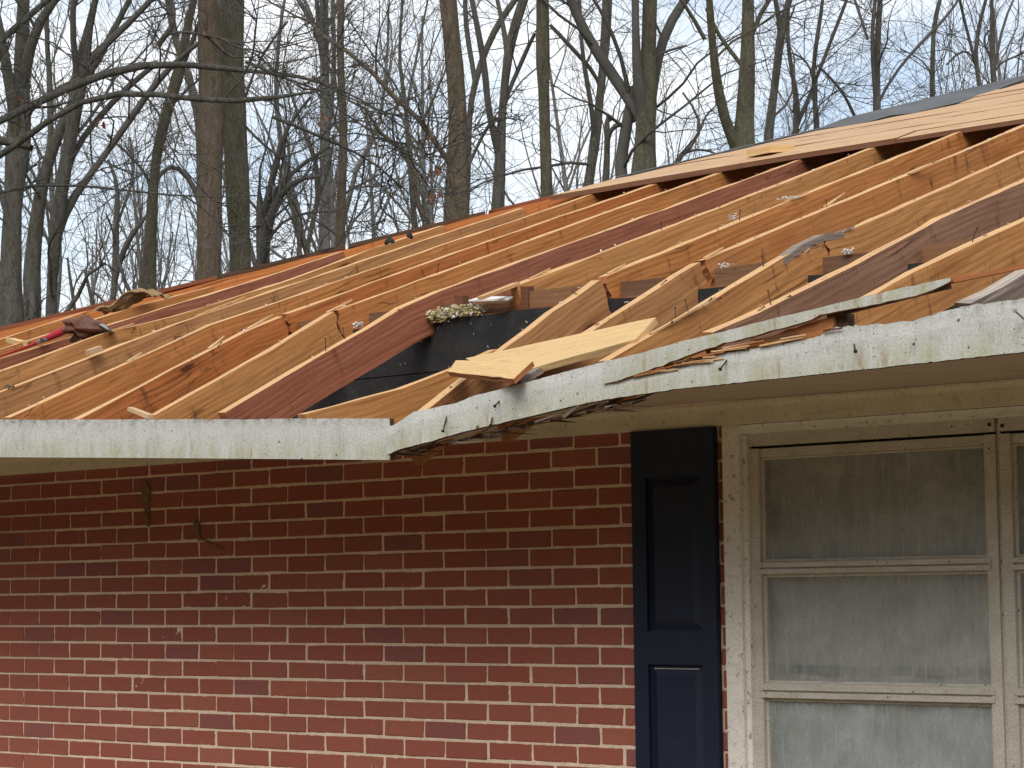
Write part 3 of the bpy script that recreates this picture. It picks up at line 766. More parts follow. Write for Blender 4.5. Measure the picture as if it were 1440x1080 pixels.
# left board
tx, tz = edge([(0,590),(150,590),(300,589.5),(450,588.5),(548,588)], FAS_Y); bx, bz = edge([(0,643),(200,644),(400,645.5),(546,647)], FAS_Y)
tx = [-2.5, -1.2, -.2]+tx; tz = [.235, .232, .205]+tz; bx = [-2.5, -1.2, -.2]+bx; bz = [.095, .092, .066]+bz
xs = list(np.linspace(-2.5, tx[-1], 90))
LT = [(x, float(np.interp(x, tx, tz))+random.gauss(0, .0007)) for x in xs]; LB = [(x, float(np.interp(x, bx, bz))) for x in xs]
o = strip('fascia_board', LT, LB, lambda x: FAS_Y, .02, [M_FASC, M_ROT], house); o['label'] = 'sagging white fascia board ending at the break'
# right board: full height up to the split, lower part beyond it
botR = [(543,640),(560,632),(600,622),(635,612),(660,605),(760,582),(800,572),(855,561),(883,557),(950,547),(1040,538),(1200,521),(1440,495)]
topR = [(551,598),(580,579),(640,567),(663,557),(722,542),(800,521),(850,508),(862,537),(943,518),(1008,498),(1017,497),(1097,483),(1138,476),(1162,467),(1173,460),(1200,458),(1283,451),(1307,443),(1350,431),(1440,419)]
yR = lambda x: FAS_Y - .035*max(0., 1-(x-3.2)/.7)
def edgeR(px):
    q = []
    for a, b in px:
        p = at_y(a, b, FAS_Y); p = at_y(a, b, yR(p[0])); q.append(p)
    return [p[0] for p in q], [p[2] for p in q]
tX, tZ = edgeR(topR); bX, bZ = edgeR(botR)
tX += [8.6]; tZ += [tZ[-1]+.005]; bX += [8.6]; bZ += [bZ[-1]+.004]
xs = sorted(set(list(np.linspace(bX[0], 5.6, 130))+[t for t in tX if t > bX[0]]+list(np.linspace(5.6, 8.6, 20))))
RTp = [(x, float(np.interp(x, tX, tZ))+random.gauss(0, .0005 if x < 4.05 else .0012)) for x in xs]; RB = [(x, float(np.interp(x, bX, bZ))+random.gauss(0, .0005)) for x in xs]
o = strip('fascia_board', RTp, RB, yR, .02, [M_FASC, M_ROT], house, 3.1, .004); o['label'] = 'cracked and twisted white fascia board, split along its length'
# the upper strip torn from the right board
tS = [(848,508.5),(900,497),(967,478),(1040,461),(1073,452),(1160,432),(1220,417),(1280,404),(1340,391)]
bS = [(848,540),(862,537.5),(935,512),(1000,488.5),(1008,486),(1130,453.5),(1162,441),(1220,431),(1300,414),(1345,394)]
ysp = FAS_Y-.008
sx0, sz0 = edge(tS, ysp); bx0, bz0 = edge(bS, ysp)
xs = list(np.linspace(sx0[0], min(sx0[-1], bx0[-1]), 44))
o = strip('fascia_strip', [(x, float(np.interp(x, sx0, sz0))+random.gauss(0, .0008)) for x in xs], [(x, float(np.interp(x, bx0, bz0))-.0005+random.gauss(0, .0012)) for x in xs], lambda x: ysp-.012*max(0, x-4.15), .019, [M_FASC, M_SPLIT], house, 3.1)
o['label'] = 'long white strip of fascia torn loose and lifted'
for ch in o.data.vertices: pass
# raw wood left in the split, and the grey lath that runs on to the right
raw = [(935,516),(1008,492),(1040,486),(1100,468),(1150,448),(1172,446)]; rawb = [(935,519),(1008,499),(1040,494),(1100,484),(1150,475),(1172,462)]
rx, rz = edge(raw, FAS_Y+.006); qx, qz = edge(rawb, FAS_Y+.006); xs = list(np.linspace(rx[0], rx[-1], 20))
o = strip('torn_fascia_core', [(x, float(np.interp(x, rx, rz))+random.gauss(0, .002)) for x in xs], [(x, float(np.interp(x, qx, qz))-.006) for x in xs], lambda x: FAS_Y+.006, .014, [M_SPLIT, M_SPLIT], house)
p0 = at_y(1335, 396, FAS_Y); p1 = at_y(1470, 368, FAS_Y+.1)
shard(house, p0, p1, .02, .006, .012, M_SPLIT)
p0 = at_y(1165, 441, FAS_Y+.01); p1 = at_y(1335, 399, FAS_Y)
shard(house, p0, p1, .02, .018, .024, M_ROT)
for k in range(26):
    px = random.uniform(870, 1170); py = np.interp(px, [870, 935, 1008, 1100, 1170], [533, 517, 494, 477, 458])+random.uniform(-4, 4)
    p = Vector(at_y(px, py, FAS_Y-.004)); d = Vector((1, random.uniform(-.05, .05), random.uniform(-.02, .16))).normalized()*random.uniform(.04, .14)
    shard(house, p, p+d, .006, .0015, .004, random.choice([M_SPLIT, M_CHIPW, M_TOP, M_ROT]))
# packing block showing in the split
a = at_y(1182, 452, FAS_Y+.03); mb = MB(); mb.box((a[0]-.02, FAS_Y+.022, a[2]-.03), (a[0]+.025, FAS_Y+.06, a[2]+.02)); mb.build('blocking', M_ROT, house)

# --- soffit and frieze
mb = MB(); xs = list(np.linspace(-2.4, 8.2, 110)); 
sof = []
for x in xs:
    if x < LB[-1][0]: zb = np.interp(x, [p[0] for p in LB], [p[1] for p in LB])
    else: zb = np.interp(x, [p[0] for p in RB], [p[1] for p in RB])
    zb += .012
    if x < 3.2: row = [(x, FAS_Y+.022, zb), (x, -.5, zb*.5+.06), (x, -.03, .122)]
    else:
        f = max(0., 1-(x-3.2)/1.2)
        row = [(x, FAS_Y+.0225+.03*f, zb+.006*f), (x, -.5, (zb+.01)*.45+.062+random.gauss(0, .0006)), (x, -.03, .122)]
    sof.append(row)
for rows, nm in ((sof, 'soffit_panel'),):
    mb.grid(rows, [[(r[0][0], 0), (r[0][0], .45), (r[0][0], .9)] for r in rows], 0, False)
    mb.grid([[(p[0], p[1], p[2]+.008) for p in r] for r in rows], [[(r[0][0], 0), (r[0][0], .45), (r[0][0], .9)] for r in rows], 1, True)
    mb.build(nm, [M_SOFFIT, M_ROT], house)
mb = MB(); N_ = 70
for i in range(N_):                                      # frieze board and bed mould, cream tinted with the ground's bounce
    a, b = WX0+(XR-WX0)*i/N_, WX0+(XR-WX0)*(i+1)/N_
    prof = [(-.002, .044), (-.022, .044), (-.022, .098), (-.030, .100), (-.034, .108), (-.045, .112), (-.045, .1195)]
    acc = 0
    for (ya, za), (yb_, zb_) in zip(prof[:-1], prof[1:]):
        l = math.hypot(yb_-ya, zb_-za); mb.poly([(a, ya, za), (b, ya, za), (b, yb_, zb_), (a, yb_, zb_)], [(a, acc), (b, acc), (b, acc+l), (a, acc+l)]); acc += l
mb.build('frieze_board', M_FRIEZE, house)
# rotten splinters under the torn fascia
sp = MB()
for k in range(70):
    t = random.random()**1.2; px = 556+t*330; py = np.interp(px, [556, 640, 700, 760, 820, 886], [639, 619, 606, 592, 578, 567])+random.uniform(-1.5, 6)*(1-t*.6)
    p = Vector(at_y(px, py, FAS_Y+random.uniform(.0, .05))); d = Vector((random.uniform(.6, 1), random.uniform(-.3, .5), random.uniform(-.12, .32))).normalized()*random.uniform(.03, .14)
    s = d.cross(Vector((0, 1, .3))).normalized()*random.uniform(.002, .006); u = d.cross(s).normalized()*random.uniform(.001, .004)
    sp.hexa([p-s+u, p+d-s*.2, p+d+s*.2, p+s+u, p-s-u, p+d-s*.2-u*.5, p+d+s*.2-u*.5, p+s-u], m=(k % 3,)*6)
o = sp.build('splinters', [M_ROT, M_ROT, M_WEATH], house, weld=False); o['kind'] = 'stuff'
o['label'] = 'rotten dark splinters hanging under the torn fascia'
# crack line of the soffit: a lifted dark lath
for a, b in (((742, 606), (900, 573)), ((735, 611), (806, 598))):
    p0 = at_y(*a, -.62); p1 = at_y(*b, -.55)
# --- nails
def nail(parent, base, direction, ln, r=.0016, mat=M_NAIL, head=True, bend=.0):
    base = Vector(base); d = Vector(direction).normalized(); s = d.orthogonal().normalized(); t = d.cross(s)
    mb = MB(); rings = []
    for k, f in enumerate((0, .5, .96, 1., 1.)):
        c = base+d*ln*f+s*bend*f*f*ln; rad = r if k < 2 else (r if not head else (r if k == 2 else r*2.2))
        if k == 4: c = c+d*.002
        rings.append([c+(s*math.cos(i*math.pi/3)+t*math.sin(i*math.pi/3))*rad for i in range(6)]+[c+s*rad])
    mb.grid(rings, [[(i*.01, j*.01) for i in range(7)] for j in range(5)], 0, True)
    mb.poly(rings[-1][:6])
    return mb.build('nail', mat, parent)
for key, y, tilt in (('D', -.61, (-.3, .2, 1)), ('D', -.55, (-.35, .1, 1)), ('D', -.50, (.7, .2, .5)), ('D', -.57, (.8, -.2, .35)), ('D', -.68, (.8, .1, .3)), ('D', -.42, (.9, .1, .1)), ('D', -.13, (-.1, 0, 1)), ('C', -.66, (-.3, .1, 1)), ('C', -.73, (.6, .5, .5)), ('C', -.58, (.9, 0, .2)), ('H', -.46, (0, 0, 1)), ('H', -.35, (-.3, 0, 1)), ('F', -.08, (-.8, .1, .3)), ('E', .95, (0, .1, 1)), ('G', 1.0, (.1, 0, 1)), ('J', -.28, (.7, 0, .4)), ('B', -.2, (.3, 0, 1)), ('E', -.1, (.5, 0, .3)), ('I', .6, (.3, 0, 1)), ('F', .9, (.2, .1, 1))):
    b = on_raf(key, y, -.004); b.x += random.uniform(-.012, .012)
    nail(house, b, tilt, random.uniform(.028, .05), bend=random.uniform(-.25, .25))
# nails standing out of the fascia
for (a, b), (c, d), mat in (((623,606),(612+20,572),M_NAIL), ((690,598),(693,584),M_NAIL), ((1013,519),(1022,507),M_NAIL), ((1427,437),(1444,452),M_GALV), ((696,571),(704,562),M_NAIL), ((1203,494),(1201,484),M_NAIL)):
    h = Vector(at_y(a, b, FAS_Y-.05)); f = Vector(at_y(c, d, FAS_Y+.001)); dd = h-f
    nail(house, f, dd, dd.length, .0026, mat)

# --- shutter
SX0, SX1, SY = 3.427, 3.766, -.034; SB = -1.47; ST = .043
shut = None
mb = MB()
def frame_ring(mb, x0, x1, z0, z1, inner, y0, y1, m=0):
    (a0, a1, c0, c1) = inner
    mb.box((x0, y0, z0), (a0, y1, z1), m); mb.box((a1, y0, z0), (x1, y1, z1), m)
    mb.box((a0, y0, c1), (a1, y1, z1), m); mb.box((a0, y0, z0), (a1, y1, c0), m)
mb.box((SX0+.004, SY+.016, SB+.004), (SX1-.004, -.003, ST-.001)); shut = mb.build('shutter', M_SHUT, house)
st_w = .058
zr_ = [ST, -.115, -.625, -.735, SB+.09, SB]                # rails
for nm, bx_ in (('stile', ((SX0, SX0+st_w, SB, ST), (SX1-st_w, SX1, SB, ST))), ('rail', ((SX0+st_w+.0005, SX1-st_w-.0005, zr_[1], ST), (SX0+st_w+.0005, SX1-st_w-.0005, zr_[3], zr_[2]), (SX0+st_w+.0005, SX1-st_w-.0005, SB, zr_[4])))):
    for a, b, c, d in bx_:
        mb = MB(); mb.box((a, SY, c), (b, SY+.0185, d)); mb.build(nm, M_SHUT, shut)
for c, d in ((zr_[2], zr_[1]), (zr_[4], zr_[3])):
    a, b = SX0+st_w+.004, SX1-st_w-.004; c, d = c+.004, d-.004; mb = MB(); i_ = .03; g_ = .006; yA = SY+.015; yB = SY+.004
    o_ = [(a+g_, yA, c+g_), (b-g_, yA, c+g_), (b-g_, yA, d-g_), (a+g_, yA, d-g_)]; n_ = [(a+i_, yB, c+i_), (b-i_, yB, c+i_), (b-i_, yB, d-i_), (a+i_, yB, d-i_)]
    for k in range(4): mb.poly([o_[k], o_[(k+1) % 4], n_[(k+1) % 4], n_[k]])
    mb.poly(n_); mb.build('panel', M_SHUT, shut)
# pale grey line on the lower panel's top bevel
mb = MB(); mb.box((SX0+st_w+.02, SY+.0085, zr_[3]-.016), (SX1-st_w-.02, SY+.0105, zr_[3]-.012)); mb.build('bevel_line', M_GREY, shut)

# --- window: two units side by side, each three lights
mb = MB(); win = None
cz0, cz1 = WINB, .043
mb.box((3.787, -.012, cz0), (3.853, .075, cz1)); mb.box((3.853, .0, .012), (WIN1-.06, .075, cz1-.0005)); mb.box((WIN1-.06, -.012, cz0), (WIN1, .075, cz1))
win = mb.build('window', M_CASING, house); win['label'] = 'dirty three-light window with oxidised metal frame'
mb = MB(); mb.box((3.8535, .004, cz0), (3.872, .07, .010)); mb.build('frame', M_CASING, win)
def unit(x0, x1):
    yF, yB = .018, .05
    mb = MB(); mb.box((x0, yF-.004, -.028), (x1, yB, .0115)); mb.build('head_rail', M_ALU, win)
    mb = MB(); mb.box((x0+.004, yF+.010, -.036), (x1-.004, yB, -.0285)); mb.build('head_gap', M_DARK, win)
    zt = -.036
    sw = .036
    rails = [(-.446, -.404), (-.842, -.792), (-1.27, -1.22)]
    for a, b in ((x0, x0+sw), (x1-sw, x1)):
        mb = MB(); mb.box((a, yF, WINB), (b, yB, zt)); mb.build('stile', M_ALU, win)
    px0, px1 = x0+sw, x1-sw
    zs = [zt-.018]
    mb = MB(); mb.box((px0+.0005, yF+.012, zt-.03), (px1-.0005, yB, zt-.0005)); mb.build('rail', M_ALU, win)
    tops = [zt-.03]+[r[0] for r in rails]; bots = [r[1] for r in rails]+[WINB]
    for a, b in rails:
        mb = MB(); m_ = (a+b)/2
        mb.box((px0+.0005-.012, yF-.006, a+.004), (px1-.0005+.012, yB-.01, m_-.003)); mb.box((px0+.0005-.012, yF-.004, m_+.003), (px1-.0005+.012, yB-.01, b-.003)); mb.box((px0+.0005, yF+.006, a), (px1-.0005, yB-.012, b))
        mb.build('rail', M_ALU, win)
    for k, (t, b) in enumerate(zip(tops, bots)):
        # inner bead round each pane
        mb = MB(); bd = .011
        frame_ring(mb, px0+.001, px1-.001, b+.001, t-.001, (px0+bd, px1-bd, b+bd*.7, t-bd*.7), yF+.014, yF+.03); mb.build('bead', M_ALU, win)
        mb = MB(); mb.box((px0+.004, yF+.021, b+.004), (px1-.004, yF+.025, t-.004)); mb.build('pane', M_GLASS3 if k == 2 else M_GLASS, win)
    # cloudy sheet hung behind the panes, in two sagging lengths
    for z0, z1, yy in ((-.775, .0, .085), (WINB, -.765, .078)):
        mb = MB(); n = 26; m = 14; A = []; U = []
        for i in range(n+1):
            A.append([(x0+(x1-x0)*i/n, yy+.006*math.sin(i*1.1)+.004*math.sin(i*.6+j*.7)+random.gauss(0, .0008), z0+(z1-z0)*j/m) for j in range(m+1)])
            U.append([(x0+(x1-x0)*i/n, z0+(z1-z0)*j/m) for j in range(m+1)])
        mb.grid(A, U); mb.grid([[(p[0], p[1]+.002, p[2]) for p in r] for r in A], U, 0, True)
        mb.build('plastic_sheet', M_SHEET, win, smooth=True)
    if x0 < 4:
        mb = MB(); mb.box((x0+.04, .074, -.765), (x1-.04, .0775, -.735)); mb.build('sheet_hem', flat('pale_blue_hem', (.42, .47, .48), .7), win)
unit(3.8725, 4.7665)
mb = MB(); mb.box((4.767, .028, WINB), (4.7795, .05, -.0)); mb.build('mullion', M_ALU, win)
unit(4.780, 5.66)
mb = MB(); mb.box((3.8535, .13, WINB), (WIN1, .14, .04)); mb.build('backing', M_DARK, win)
for a, b in ((4.752, .006), (4.795, .0)):
    nail(win, (a, .016, b-.012), (0, -1, 0), .003, .003)
# ================================================================ LOOSE THINGS
# fallen rafter tail in the torn bay
XG = 2.796
tp = px2yz([(427,583),(560,547),(633,518),(690,492)], XG)
o = rafter_mesh('fallen_rafter_tail', XG, tp, None, GOLD, jag1=.02, leanx=.02)
tag(o, 'broken rafter tail slumped down in front of the black sheathing', 'rafter tail')
# pale board across the drooping tails
PN = Vector((-.115, -.5, 1)).normalized(); PP = Vector((3.61, -.5, .326))
def lie(px, h): return Vector(at_plane(px[0], px[1], PN, PP+PN*h))
def loose_board(name, px, h, th, mats, label, cat, warp=0.):
    c = [lie(q, h+th+w_) for q, w_ in zip(px, (0, warp, warp, 0))]
    mb = MB(); n = 10; A, B2 = [], []
    d0, d1 = (c[1]-c[0]), (c[2]-c[3]); L = d0.length; W = (c[3]-c[0]).length
    for i in range(n+1):
        f = i/n; j = random.gauss(0, .0008)
        A.append([c[0]+d0*f+PN*j, c[3]+d1*f+PN*j]); B2.append([q-PN*th for q in A[-1]])
    U = [[(L*i/n, W), (L*i/n, 0)] for i in range(n+1)]
    mb.grid([[tuple(q) for q in r] for r in A], U, 0, True); mb.grid([[tuple(q) for q in r] for r in B2], U, 1, False)
    for col, fl in ((0, False), (1, True)):
        mb.grid([[tuple(A[i][col]), tuple(B2[i][col])] for i in range(n+1)], [[(L*i/n, 0), (L*i/n, th)] for i in range(n+1)], 1, fl)
    mb.poly([A[0][0], A[0][1], B2[0][1], B2[0][0]], [(0,0),(W,0),(W,th),(0,th)], 1); mb.poly([A[-1][1], A[-1][0], B2[-1][0], B2[-1][1]], [(0,0),(W,0),(W,th),(0,th)], 1)
    return tag(mb.build(name, mats, None), label, cat)
loose_board('pale_board', [(655,504),(922,446),(894,477),(700,531)], .004, .02, [M_NEWB, M_NEWB], 'long pale yellow board lying across the drooping rafter tails', 'board')
loose_board('board_offcut', [(641,507),(749,508),(722,533),(630,523)], .045, .016, [M_NEWB, M_SPLIT], 'short nail-holed board offcut lying on top of the long pale board', 'board')
p0 = lie((763, 518), .01); p1 = lie((728, 539), .01)
tag(shard(None, p0, p1, .03, .035, .02, M_WEATH, 'grey_wood_scrap'), 'small grey wood scrap wedged under the board offcut', 'wood scrap')
# chip on the deck
c = Vector(at_roof(1076, 219, .024)); mb = MB()
q = [c+Vector(v) for v in ((-.085, -.03, .0), (.06, -.05, .0), (.13, .05, .01), (-.05, .05, .012))]
mb.hexa([*[p+Vector((0, 0, .032)) for p in q], *q]); tag(mb.build('wood_chip', M_NEWB), 'split wood chip lying on the plywood deck', 'wood chip')
# stick by the fascia, stick on a rafter
p0 = Vector(at_y(183, 575, FAS_Y+.06)); p1 = Vector(at_y(212, 586, FAS_Y+.02))
tag(shard(None, p0, p1, .022, .026, .014, M_CHIPW, 'wood_stick'), 'short wood stick lying behind the sagging fascia', 'wood stick')
p0 = Vector(at_x(124, 496, .93)); p1 = Vector(at_x(141, 490, .93))
tag(shard(None, p0, p1, .03, .03, .022, M_CHIPW, 'wood_stub'), 'stub of broken wood lodged between two rafters', 'wood stick')
p0 = Vector(at_roof(14, 478, .0)); p1 = Vector(at_roof(31, 483, .0))
tag(shard(None, p0, p1, .04, .05, .02, M_NEWB, 'pale_wood_chip'), 'pale wood chip between rafters beside the leather pouch', 'wood chip')
# insulation fluff
def blob_mesh(name, n, ext, size, mats, seed, parent=None):
    rr = random.Random(seed); bm = bmesh.new()
    for k in range(n):
        c = Vector([max(-1.7*e, min(1.7*e, rr.gauss(0, e))) for e in ext]); s = size*rr.uniform(.4, 1.3); m_ = rr.randrange(len(mats))
        r = bmesh.ops.create_icosphere(bm, subdivisions=1, radius=s)
        sc = Vector((rr.uniform(.6, 1.6), rr.uniform(.6, 1.4), rr.uniform(.5, 1.1)))
        for v in r['verts']:
            v.co = Vector((v.co.x*sc.x, v.co.y*sc.y, v.co.z*sc.z))*rr.uniform(.6, 1.35)+c
            for f in v.link_faces: f.material_index = m_
    me = bpy.data.meshes.new(name); bm.to_mesh(me); bm.free()
    for m in mats: me.materials.append(m)
    return mesh_obj(name, me, parent)
def fluff(loc, n, ext, size, mats, label, seed, group=None):
    o = blob_mesh('insulation_clump', n, ext, size, mats, seed); o.location = loc; return tag(o, label, 'insulation', group)
fluff((2.43, .075, .53), 260, (.042, .02, .013), .0055, [M_INSY, M_INSW, M_INSY], 'yellow and white clump of insulation spilling over the black sheathing edge', 1)
fluff((2.56, .09, .54), 300, (.055, .018, .012), .0055, [M_INSY, M_INSY, M_INSW], 'mossy yellow insulation heaped on the black sheathing edge', 2)
fluff((2.36, .06, .475), 120, (.016, .012, .020), .005, [M_INSY, M_INSY, M_INSW], 'small yellow insulation tuft hanging against the dark red rafter', 21)
mb = MB(); q = [Vector((2.62, .06, .575)), Vector((2.82, .05, .56)), Vector((2.80, .10, .575)), Vector((2.64, .11, .592))]
mb.hexa([*q, *[p-Vector((0, 0, .006)) for p in q]]); tag(mb.build('foil_scrap', M_INSW), 'torn white paper scrap beside the insulation heap', 'paper scrap')
for (px, py), X, sz, lab in (((1020,374), 3.70, .009, 'white fluff of insulation on the blocking beside the snapped rafters'), ((1192,354), 4.2, .010, 'white fluff of insulation behind the grey splintered rafter'), ((1108,279), None, .010, 'white fluff strung along a rafter below the plywood'), ((1031,305), None, .008, 'small white tuft standing on a rafter edge'), ((503,457), 2.2, .012, 'pale fluff and chips caught behind the dark red rafter'), ((12,543), 1.0, .012, 'brown crumbs caught on a rafter edge by the sagging eave')):
    q = at_x(px, py, X) if X else at_roof(px, py, .01)
    fluff(tuple(q), 45, ((.028, .008, .003) if 'strung' in lab else (.011, .008, .0055)), sz*.34, [M_INSW, M_INSW] if 'brown' not in lab else [M_TAN, M_MUD], lab, int(px))
ch = MB()
for k in range(150):
    key = random.choice('BCDEFGHIJKLM'); P_ = RAFPTS[key]; yy = random.uniform(P_[0][0]+.1, 2.5 if key < 'K' else 1.6)
    b_ = on_raf(key, yy, .003)+Vector((random.uniform(-.017, .017), 0, 0)); a_ = random.uniform(0, 3.14); l_ = random.uniform(.006, .02)
    d_ = Vector((math.cos(a_), math.sin(a_), random.uniform(-.1, .5)))*l_; e_ = Vector((-math.sin(a_), math.cos(a_), TS))*random.uniform(.002, .006); u_ = Vector((0, 0, .002))
    c_ = [b_, b_+d_, b_+d_+e_, b_+e_]; ch.hexa([*[q+u_ for q in c_], *c_], m=(k % 3,)*6)
for k in range(60):
    px, py = random.uniform(470, 780), random.uniform(445, 560); q = Vector(at_y(px, py, .088))
    if .335 < q.z < .5: d_ = Vector((random.uniform(-1, 1), -.05, random.uniform(-1, 1)))*random.uniform(.004, .014); e_ = Vector((.002, -.001, .003)); ch.hexa([*[v+Vector((0, -.0015, 0)) for v in (q, q+d_, q+d_+e_, q+e_)], q, q+d_, q+d_+e_, q+e_], m=(2 if k % 2 else 0,)*6)
tag(ch.build('wood_chips', [M_CHIPW, M_MUD, M_INSW], weld=False), 'tiny wood chips and crumbs scattered over the rafters and black sheathing', 'debris', kind='stuff')
# mud nests on the bricks
for (pa, pb), w_, lab in ((((207,682),(207,736)), .027, 'long mud dauber nest stuck to the brick wall'), (((277,737),(279,756)), .022, 'small mud dauber nest stuck to the brick wall')):
    a, b = Vector(at_y(*pa, 0)), Vector(at_y(*pb, 0)); rr = random.Random(int(pa[0])); bm = bmesh.new()
    for k in range(16):
        f = k/15; c = a.lerp(b, f)+Vector((rr.uniform(-.5, .5)*w_, -.004, 0)); r = bmesh.ops.create_icosphere(bm, subdivisions=2, radius=w_*(.75 if .1 < f < .6 else .5)*rr.uniform(.7, 1.1))
        for v in r['verts']: v.co = Vector((v.co.x*.7, v.co.y*.6, v.co.z*1.3))*rr.uniform(.9, 1.1)+c
    if pa[0] > 250:
        for k in range(12):
            c = b.lerp(Vector(at_y(315, 772, 0)), k/11)+Vector((0, -.001, rr.uniform(-.004, .004))); r = bmesh.ops.create_icosphere(bm, subdivisions=1, radius=.006)
            for v in r['verts']: v.co += c
    me = bpy.data.meshes.new('mud_nest'); bm.to_mesh(me); bm.free(); me.materials.append(M_MUD)
    tag(mesh_obj('mud_nest', me), lab, 'wasp nest')

# tool pouch with strap, and the red roll beside it
def tube_mesh(mb, pts, rad, sides=10, m=0, flatz=1.):
    pts = [Vector(p) for p in pts]; rings = []
    for i, p in enumerate(pts):
        t = (pts[min(i+1, len(pts)-1)]-pts[max(i-1, 0)]).normalized(); s = t.cross(Vector((0, 0, 1))).normalized(); u = s.cross(t)
        r = rad[i] if isinstance(rad, (list, tuple)) else rad
        rings.append([tuple(p+s*math.cos(2*math.pi*k/sides)*r+u*math.sin(2*math.pi*k/sides)*r*flatz) for k in range(sides+1)])
    mb.grid(rings, [[(k*.02, i*.05) for k in range(sides+1)] for i in range(len(rings))], m, False)
    mb.poly(rings[0][:sides], None, m); mb.poly(rings[-1][:sides][::-1], None, m)
ctr = Vector(at_roof(122, 464, .05))
pouch = thing('tool_pouch', tuple(ctr), 'brown leather tool pouch with grey straps slumped on the rafters', 'tool pouch')
bm = bmesh.new(); bmesh.ops.create_icosphere(bm, subdivisions=4, radius=1)
for v in bm.verts:
    n_ = v.co.copy(); k = 1+.16*math.sin(n_.x*5+1)*math.cos(n_.y*4)+.12*math.sin(n_.z*7+n_.x*3)+.05*math.sin(n_.x*13)
    v.co = Vector((n_.x*.125*k, n_.y*.07*k, n_.z*.042*k + (.018 if n_.x < 0 else -.006)))+ctr
me = bpy.data.meshes.new('pouch_body'); bm.to_mesh(me); bm.free(); me.materials.append(M_LEATHER); me.polygons.foreach_set('use_smooth', [True]*len(me.polygons))
mesh_obj('pouch_body', me, pouch)
R3 = lambda a, b, h: Vector(at_roof(a, b, h))
for pts, w_ in (([R3(135,452,.07), R3(146,458,.06), R3(152,465,.05), R3(158,468,.02)], .014), ([R3(108,466,.05), R3(105,473,.035), R3(102,480,.01)], .016), ([R3(112,466,.05), R3(110,474,.03), R3(108,478,.012)], .012)):
    mb = MB(); tube_mesh(mb, pts, w_, 8, 0, .35); mb.build('strap', M_GREY, pouch, smooth=True)
mb = MB(); tube_mesh(mb, [R3(97,459,.06), R3(104,455,.08), R3(118,452,.085), R3(132,455,.075), R3(142,461,.05)], [.012, .016, .018, .014, .008], 8, 0, .4); mb.build('flap', M_LEATHER, pouch, smooth=True)
mb = MB(); tube_mesh(mb, [R3(100,460,.035), R3(85,467,.03), R3(70,474,.025), R3(58,479,.022), R3(40,487,.02), R3(20,494,.018), R3(0,501,.016)], [.019, .018, .015, .011, .006, .005, .004], 10)
o = mb.build('red_strap_roll', M_REDTOOL, smooth=True); tag(o, 'red tapering roll of webbing lying along a rafter beside the pouch', 'webbing')
mb = MB(); tube_mesh(mb, [R3(54,482,.03), R3(58,478,.05), R3(64,478,.04)], .008, 8); mb.build('buckle', M_GREY, o)
# crumpled tan scrap on the hip
c = Vector(at_roof(186, 424, .03)); bm = bmesh.new(); bmesh.ops.create_grid(bm, x_segments=14, y_segments=8, size=1)
for v in bm.verts:
    x, y = v.co.x, v.co.y; v.co = Vector((x*.10, x*.10+y*.06, .055*max(0, 1-abs(x-.3)*1.3)+.008*math.sin(x*9+y*5)+.007*math.cos(y*8) + x*.034 - .01))+c
r_ = bmesh.ops.solidify(bm, geom=bm.faces[:], thickness=.006)
me = bpy.data.meshes.new('tan_scrap'); bm.to_mesh(me); bm.free(); me.materials.append(M_TAN)
tag(mesh_obj('tan_scrap', me), 'crumpled tan roofing scrap lying on the hip', 'roofing scrap')

# ================================================================ TREES
class Tubes:
    def __init__(s): s.g = {}
    def add(s, P, Rr, sides):
        """P: (k, n, 3), Rr: (k, n)"""
        s.g.setdefault((P.shape[1], sides), []).append((P, Rr))
    def build(s, name, mat, parent=None, smooth=True):
        V, F, base = [], [], 0
        for (n, sd_), lst in s.g.items():
            P = np.concatenate([a for a, _ in lst]); Rr = np.concatenate([b for _, b in lst]); k = len(P)
            T = np.empty_like(P); T[:, 1:-1] = P[:, 2:]-P[:, :-2]; T[:, 0] = P[:, 1]-P[:, 0]; T[:, -1] = P[:, -1]-P[:, -2]
            T /= np.linalg.norm(T, axis=2, keepdims=True)+1e-9
            ref = np.zeros((k, 1, 3)); m = np.abs(T[:, :, 2]).mean(1) > .75; ref[m] = (1, .2, 0); ref[~m] = (0, 0, 1)
            A = np.cross(T, np.broadcast_to(ref, T.shape)); A /= np.linalg.norm(A, axis=2, keepdims=True)+1e-9; B = np.cross(T, A)
            th = np.arange(sd_)*2*math.pi/sd_
            ring = P[:, :, None]+Rr[:, :, None, None]*(A[:, :, None]*np.cos(th)[:, None]+B[:, :, None]*np.sin(th)[:, None])
            V.append(ring.reshape(-1, 3))
            idx = base+np.arange(k*n*sd_).reshape(k, n, sd_)
            a = idx[:, :-1]; b = idx[:, 1:]; a2 = np.roll(a, -1, 2); b2 = np.roll(b, -1, 2)
            F.append(np.stack([a, a2, b2, b], -1).reshape(-1, 4)); base += k*n*sd_
        V = np.concatenate(V); F = np.concatenate(F); me = bpy.data.meshes.new(name)
        me.vertices.add(len(V)); me.vertices.foreach_set('co', V.astype(np.float32).ravel())
        me.loops.add(F.size); me.loops.foreach_set('vertex_index', F.astype(np.int32).ravel())
        me.polygons.add(len(F)); me.polygons.foreach_set('loop_start', np.arange(0, F.size, 4, dtype=np.int32))
        me.polygons.foreach_set('loop_total', np.full(len(F), 4, np.int32))
        me.polygons.foreach_set('use_smooth', np.full(len(F), smooth)); me.materials.append(mat); me.update(); me.validate()
        return mesh_obj(name, me, parent)
